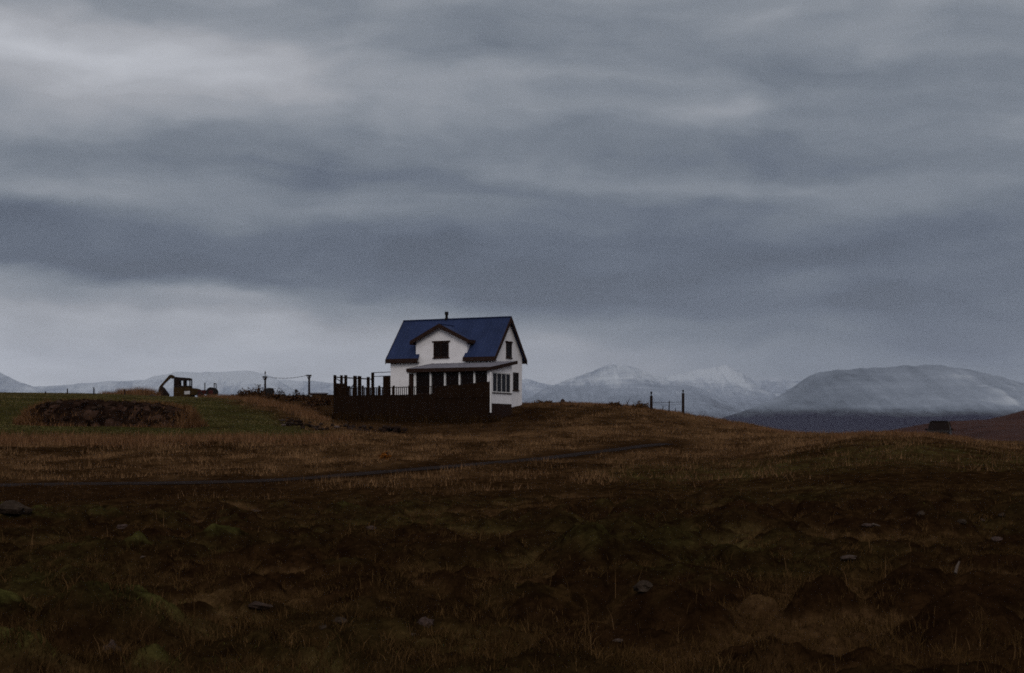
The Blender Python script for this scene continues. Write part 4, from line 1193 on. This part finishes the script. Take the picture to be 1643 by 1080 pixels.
# earth and stone mound on the lawn
def build_mound():
    D = 90.0; s = D / F; c = on_land(182, D)
    e = empty('stone_mound', (c.x, c.y, c.z), 0, 'long low mound of dark stones and earth fringed with dry grass on the lawn', 'mound')
    m = bpy.data.materials.new('mound_stones'); m.use_nodes = True
    t = NT(m.node_tree); b = t.n['Principled BSDF']; tc = t.node('ShaderNodeTexCoord')
    vo = t.node('ShaderNodeTexVoronoi'); vo.inputs['Scale'].default_value = 2.2; t.l.new(tc.outputs['Object'], vo.inputs['Vector'])
    n = t.noise(tc.outputs['Object'], 1.6, 5, .6).outputs[0]
    col = t.mix(.9, t.ramp(n, [(.35, (.008, .0039, .0026)), (.65, (.024, .013, .009))]), t.ramp(vo.outputs['Color'], [(.2, .35), (.55, .9), (.8, 2.4)]), 'MULTIPLY')
    t.l.new(col, b.inputs['Base Color']); b.inputs['Roughness'].default_value = 1; b.inputs['Specular IOR Level'].default_value = 0
    nx, ny = 190, 60
    X, Y = np.meshgrid(np.linspace(-6.0, 6.0, nx), np.linspace(-2.2, 2.6, ny))
    gx = np.abs(X + .2) / 5.55; gy = np.where(Y < 0, -Y / 1.5, Y / 2.4)
    q = (gx ** 4 + gy ** 2.6)
    H = 1.5 * np.clip(1 - q, 0, 1) ** .55 * (1 - .10 * X / 6)
    def cell(x, y, sd):
        ix, iy = np.floor(x), np.floor(y); best = np.full(x.shape, 9.0)
        for i in (-1, 0, 1):
            for j in (-1, 0, 1):
                h1 = _hash(ix + i, iy + j, sd) / (2 * np.pi); h2 = _hash(ix + i, iy + j, sd + 5) / (2 * np.pi)
                best = np.minimum(best, np.hypot(x - ix - i - h1, y - iy - j - h2))
        return best
    lump = 1 - np.minimum(cell(X * 2.1, (Y + H) * 2.1, 3), 1)
    Z = H + (lump - .55) * .12 * (H > .04) + .05 * pnoise(X * 4, Y * 4, 8) * (H > .05)
    wx, wy = X + c.x, Y + c.y; gzz = land(wx.ravel(), wy.ravel()).reshape(X.shape) - c.z
    Y2 = Y
    V = np.stack([X.ravel(), Y2.ravel(), (Z + gzz - .06).ravel()], 1)
    idx = np.arange(nx * ny).reshape(ny, nx)
    Fc = np.stack([idx[:-1, :-1].ravel(), idx[:-1, 1:].ravel(), idx[1:, 1:].ravel(), idx[1:, :-1].ravel()], 1)
    o = numpy_mesh('rubble_core', V, Fc, m, None, smooth=True); o.parent = e
    # stones bedded in its face
    rnd = random.Random(9); put = []
    bm = bmesh.new(); bmesh.ops.create_icosphere(bm, subdivisions=2, radius=1.0); ico = [v.co.copy() for v in bm.verts]; icf = [tuple(v.index for v in f.verts) for f in bm.faces]; bm.free()
    for k in range(112):
        x, y = rnd.uniform(-5.2, 4.9), rnd.uniform(-1.5, .5); gxx = abs(x + .2) / 5.55; gyy = -y / 1.5 if y < 0 else y / 2.4
        qq = gxx ** 4 + gyy ** 2.6
        if qq > 1: continue
        hh = 1.5 * (1 - qq) ** .55 * (1 - .10 * x / 6) + gz(x + c.x, y + c.y) - c.z
        r = rnd.uniform(.06, .18); off = Vector((k * 2.3, -k, k * .7)); sx, sy, sz = r * rnd.uniform(.9, 1.5), r * .8, r * rnd.uniform(.6, .95)
        put.append([(x + q.x * sx * (1 + .4 * mnoise.noise(q * 1.7 + off)), y + q.y * sy, hh - r * .45 + q.z * sz * (1 + .4 * mnoise.noise(q * 1.7 - off))) for q in ico])
    ms = bpy.data.materials.new('mound_boulder'); ms.use_nodes = True
    t = NT(ms.node_tree); b = t.n['Principled BSDF']; g = t.node('ShaderNodeNewGeometry')
    t.l.new(t.ramp(t.node('ShaderNodeObjectInfo').outputs['Random'], [(0, (.009, .0045, .0028)), (.6, (.017, .0093, .006)), (.9, (.031, .0185, .013)), (1, (.046, .029, .022))]), b.inputs['Base Color']); b.inputs['Roughness'].default_value = 1; b.inputs['Specular IOR Level'].default_value = 0
    for vs in put[:100]: MB().add(vs, icf).build('stone', ms, e)
    # dry grass rim: part of the mound
    n_ = 7500; th = RNG.uniform(0, 2 * np.pi, n_)
    rx = -.2 + 5.55 * np.sign(np.cos(th)) * np.abs(np.cos(th)) ** .5 + RNG.normal(0, .22, n_); ry = np.where(np.sin(th) < 0, -1.6, 1.2) * np.abs(np.sin(th)) ** .8 + RNG.normal(0, .2, n_)
    keep = (ry > -.9) | (np.abs(rx) > 4.6) | (RNG.uniform(0, 1, n_) < .45); rx, ry = rx[keep], ry[keep]
    gxx = np.abs(rx + .2) / 5.55; gyy = np.where(ry < 0, -ry / 1.5, ry / 2.4)
    hz = 1.45 * np.clip(1 - gxx ** 4 - gyy ** 2.6, 0, 1) ** .55 + land(rx + c.x, ry + c.y) - c.z - .05
    n_ = len(rx); h = RNG.uniform(.15, .5, n_) * np.where(np.abs(rx) > 4.3, 1.3, .8); a = RNG.uniform(0, 6.28, n_); l = h * RNG.normal(0, .35, n_)
    w = .022
    V = np.stack([np.stack([rx - w * np.cos(a), ry - w * np.sin(a), hz], 1), np.stack([rx + w * np.cos(a), ry + w * np.sin(a), hz], 1), np.stack([rx + l, ry, hz + h], 1)], 1).reshape(-1, 3)
    o = numpy_mesh('grass_fringe', V, np.arange(3 * n_).reshape(-1, 3), GRASS, np.repeat(colmix((.04, .021, .012), (.14, .085, .05), RNG.uniform(0, 1, n_)), 3, 0), 'tint')
    o.parent = e; o['kind'] = 'stuff'


build_mound()


def build_rubble():
    """tumbled dry stone wall below the terrace"""
    c = on_land(553, 96.0); rnd = random.Random(4)
    e = empty('rubble_wall', c, 0, 'tumbled dry stone wall half sunk in grass below the dark terrace', 'stone wall')
    bm = bmesh.new(); bmesh.ops.create_icosphere(bm, subdivisions=2, radius=1.0); ico = [v.co.copy() for v in bm.verts]; icf = [tuple(v.index for v in f.verts) for f in bm.faces]; bm.free()
    m = bpy.data.materials.new('rubble_stone'); m.use_nodes = True
    t = NT(m.node_tree); b = t.n['Principled BSDF']; g = t.node('ShaderNodeObjectInfo')
    t.l.new(t.ramp(g.outputs['Random'], [(0, (.010, .006, .005)), (.7, (.021, .0125, .0095)), (.95, (.035, .0235, .019)), (1, (.10, .072, .065))]), b.inputs['Base Color'])
    b.inputs['Roughness'].default_value = 1; b.inputs['Specular IOR Level'].default_value = 0
    for k in range(95):
        px = rnd.uniform(448, 655); f = (px - 448) / 207
        d = 95.5 + rnd.gauss(0, 1.3) - 1.5 * f; x = (px - CX) / F * d
        r = rnd.uniform(.07, .20); z = gz(x, d) + r * .3 + max(0, rnd.gauss(.06, .12))
        sx, sy, sz = r * rnd.uniform(.8, 1.4), r * rnd.uniform(.7, 1.1), r * rnd.uniform(.5, .8); off = Vector((k * 3.7, k, -k)); vs = []
        for q in ico:
            n = 1 + .35 * mnoise.noise(q * 1.6 + off); vs.append((x - c.x + q.x * sx * n, d - c.y + q.y * sy * n, z - c.z + q.z * sz * n))
        MB().add(vs, icf).build('stone', m, e)


build_rubble()


def shrub(px, D, w, h, lab, n=900, base=(.022, .012, .008), hi=(.075, .045, .028), leaf=.10, twigs=16, cat='shrub'):
    p = on_land(px, D); e = empty('shrub', p, 0, lab, cat, 'shrubs on the rise')
    u = RNG.uniform(0, 1, n); a = RNG.uniform(0, 6.283, n); ph = np.arccos(RNG.uniform(0, 1, n))
    lob = 1 + .35 * np.sin(a * 3 + px) + .2 * np.sin(a * 5 + 1.3 * px)
    r = (RNG.uniform(.25, 1, n) ** .5) * (1 + .25 * np.sin(ph * 6 + px))
    c = np.stack([np.cos(a) * np.sin(ph) * r * w / 2 * (.75 + .25 * lob), np.sin(a) * np.sin(ph) * r * w / 2 * .8, np.cos(ph) * r * h * (.8 + .25 * np.sin(a * 4 + px))], 1)
    c[:, 2] = np.maximum(c[:, 2], .02)
    d1 = RNG.normal(0, 1, (n, 3)); d1 /= np.linalg.norm(d1, axis=1)[:, None]; d2 = np.cross(d1, RNG.normal(0, 1, (n, 3))); d2 /= np.linalg.norm(d2, axis=1)[:, None]
    s = leaf * RNG.uniform(.6, 1.4, (n, 1))
    V = np.stack([c - d1 * s, c + d2 * s * .5, c + d1 * s, c - d2 * s * .5], 1).reshape(-1, 3)
    o = numpy_mesh('foliage', V, np.arange(4 * n).reshape(-1, 4), GRASS, np.repeat(colmix(base, hi, RNG.uniform(0, 1, n) ** 2), 4, 0), 'tint'); o.parent = e
    mb = MB()
    for k in range(twigs):
        aa = random.uniform(0, 6.28); q = random.uniform(.2, .95)
        mb.tube([(0, 0, -.1), (math.cos(aa) * w * .2 * q, math.sin(aa) * w * .15 * q, h * .5), (math.cos(aa) * w * .45 * q, math.sin(aa) * w * .3 * q, h * random.uniform(.7, 1.15))], [.03, .02, .006], 5)
    mb.build('branches', M_POST, e)


shrub(395, 140, 2.6, .75, 'low wide dark shrub right of the tractor')
shrub(415, 138, 2.4, 1.15, 'dark shrub at the foot of the spiked pole')
shrub(447, 132, 2.6, 1.0, 'dark shrub under the rounded bale')
shrub(478, 128, 2.4, .75, 'low dark shrub under the white sheet')
shrub(512, 124, 2.6, .85, 'dark brown shrub against the left end of the terrace')
shrub(455, 121, 1.6, .5, 'small brown shrub lower on the bank below the bale', hi=(.12, .075, .05))
shrub(495, 118, 1.8, .55, 'small brown shrub lower on the bank left of the terrace', hi=(.11, .07, .045))
shrub(1026, 121, 1.5, .75, 'rounded brown shrub left of the gate posts', base=(.03, .017, .009), hi=(.11, .068, .036))
shrub(985, 121, 1.7, .38, 'low brown tuft of scrub left of the rounded shrub on the brow', n=500, base=(.03, .017, .009), hi=(.10, .06, .033))
shrub(872, 122, 2.6, .34, 'low brown scrub at the right hand corner of the house', n=600, base=(.03, .017, .009), hi=(.09, .055, .03))
shrub(617, 62, .55, .42, 'small rusty orange bush beside the track', n=260, base=(.09, .035, .008), hi=(.22, .09, .02), leaf=.05, twigs=6)

p = on_land(433, 136); top = (HY - 622.5) / F * 136 - p.z
bale = empty('wrapped_bale', p, 0, 'dark rounded wrapped bale standing on the bank beside the spiked pole', 'bale')
MB().tube([(0, 0, 0), (0, 0, .08), (0, 0, top * .5), (0, 0, top - .12), (0, 0, top - .02), (0, 0, top)], [.34, .39, .42, .39, .30, .18], 18).build('bale_body', M_RUB, bale, smooth=True)
MB().tube([(0, 0, top * .48), (0, 0, top * .52)], .428, 18).build('wrap_band', M_DRK, bale)
p = on_land(454.5, 132); zt = (HY - 632.5) / F * 132 - p.z
ty = empty('tyre', p, 0, 'old black tyre standing upright on the bank right of the bale', 'tyre')
pts = [(.0 + .22 * math.cos(a), 0, zt - .27 + .22 * math.sin(a)) for a in np.linspace(0, 2 * math.pi, 25)]
MB().tube(pts, .085, 8, cap=False).build('tread', M_RUB, ty, smooth=True)
MB().tube([(0, -.05, zt - .27), (0, .05, zt - .27)], .13, 14).build('hub', M_DRK, ty)
p = at(492, 635.0, 134)
ws = empty('white_trailer', (p.x, p.y, gz(p.x, p.y)), 0, 'low white flat topped trailer beside the tallest pole', 'trailer')
hh = p.z - ws.location.z
MB().box(-.45, .45, -.5, .5, hh - .12, hh + .06).build('bed', M_PALE, ws, .02)
MB().bar((-.45, 0, hh - .1), (-.85, 0, hh - .02), .05).build('drawbar', M_DRK, ws)
for sx in (-.2, .2):
    MB().tube([(sx, -.55, .2), (sx, -.45, .2)], .22, 12).build('wheel', M_RUB, ws)
p = on_land(511, 190); zt = (HY - 630.5) / F * 190 - p.z
sh = empty('shed', p, 0, 'low dark flat roofed shed on the skyline left of the terrace', 'shed')
MB().box(-1.05, 1.05, -1, 1, -.6, zt - .12).build('wall', M_DECK, sh); MB().box(-1.2, 1.2, -1.15, 1.15, zt - .12, zt).build('roof', M_PORCH, sh)
MB().box(-.3, .2, -1.03, -1.002, -.3, zt - .2).build('door', M_TRIM, sh)
# rocks on the brow right of the house
for i, (px, row, w, D, lab) in enumerate(((901, 640.5, 12, 124, 'pointed dark rock on the brow right of the house'), (914, 643.5, 7, 124, 'small pale rock right of the pointed dark rock'))):
    p = on_land(px, D); s = D / F; h = max(.25, (HY - row) * s - p.z)
    o = rock_mesh('rock', M_BSLAB if i == 0 else M_PINK, w * s / 2, w * s / 2, h * .85, 40 + i); o.location = p; tag(o, lab, 'rock')
p = on_land(245, 150); o = rock_mesh('rock', M_WST, .35, .3, .22, 55); o.location = p; tag(o, 'flat pale rock at the foot of the excavator bucket', 'rock')
p = on_land(1005, 121)
dt = empty('dead_stalk', p, 0, 'forked dead stalk leaning right on the brow between house and gate posts', 'plant')
MB().tube([(0, 0, -.1), (.08, 0, .45), (.30, 0, .95)], [.045, .035, .012], 6).build('stem', M_POST, dt); MB().tube([(.1, 0, .5), (-.05, 0, .8)], [.025, .01], 6).build('twig', M_POST, dt)

# ------------------------------------------------------------------ air
hz = MB().box(-42000, 42000, -41000, 42000, -30, 2300).build('haze', mat('unused', (1, 1, 1)))
hm_ = bpy.data.materials.new('haze_air'); hm_.use_nodes = True
t = NT(hm_.node_tree); t.n.clear()
o_ = t.node('ShaderNodeOutputMaterial'); pv = t.node('ShaderNodeVolumePrincipled')
pv.inputs['Color'].default_value = (.74, .82, 1.0, 1); pv.inputs['Density'].default_value = 2.6e-5; pv.inputs['Anisotropy'].default_value = 0.0
t.l.new(pv.outputs[0], o_.inputs['Volume'])
hz.data.materials.clear(); hz.data.materials.append(hm_)
tag(hz, kind='stuff')
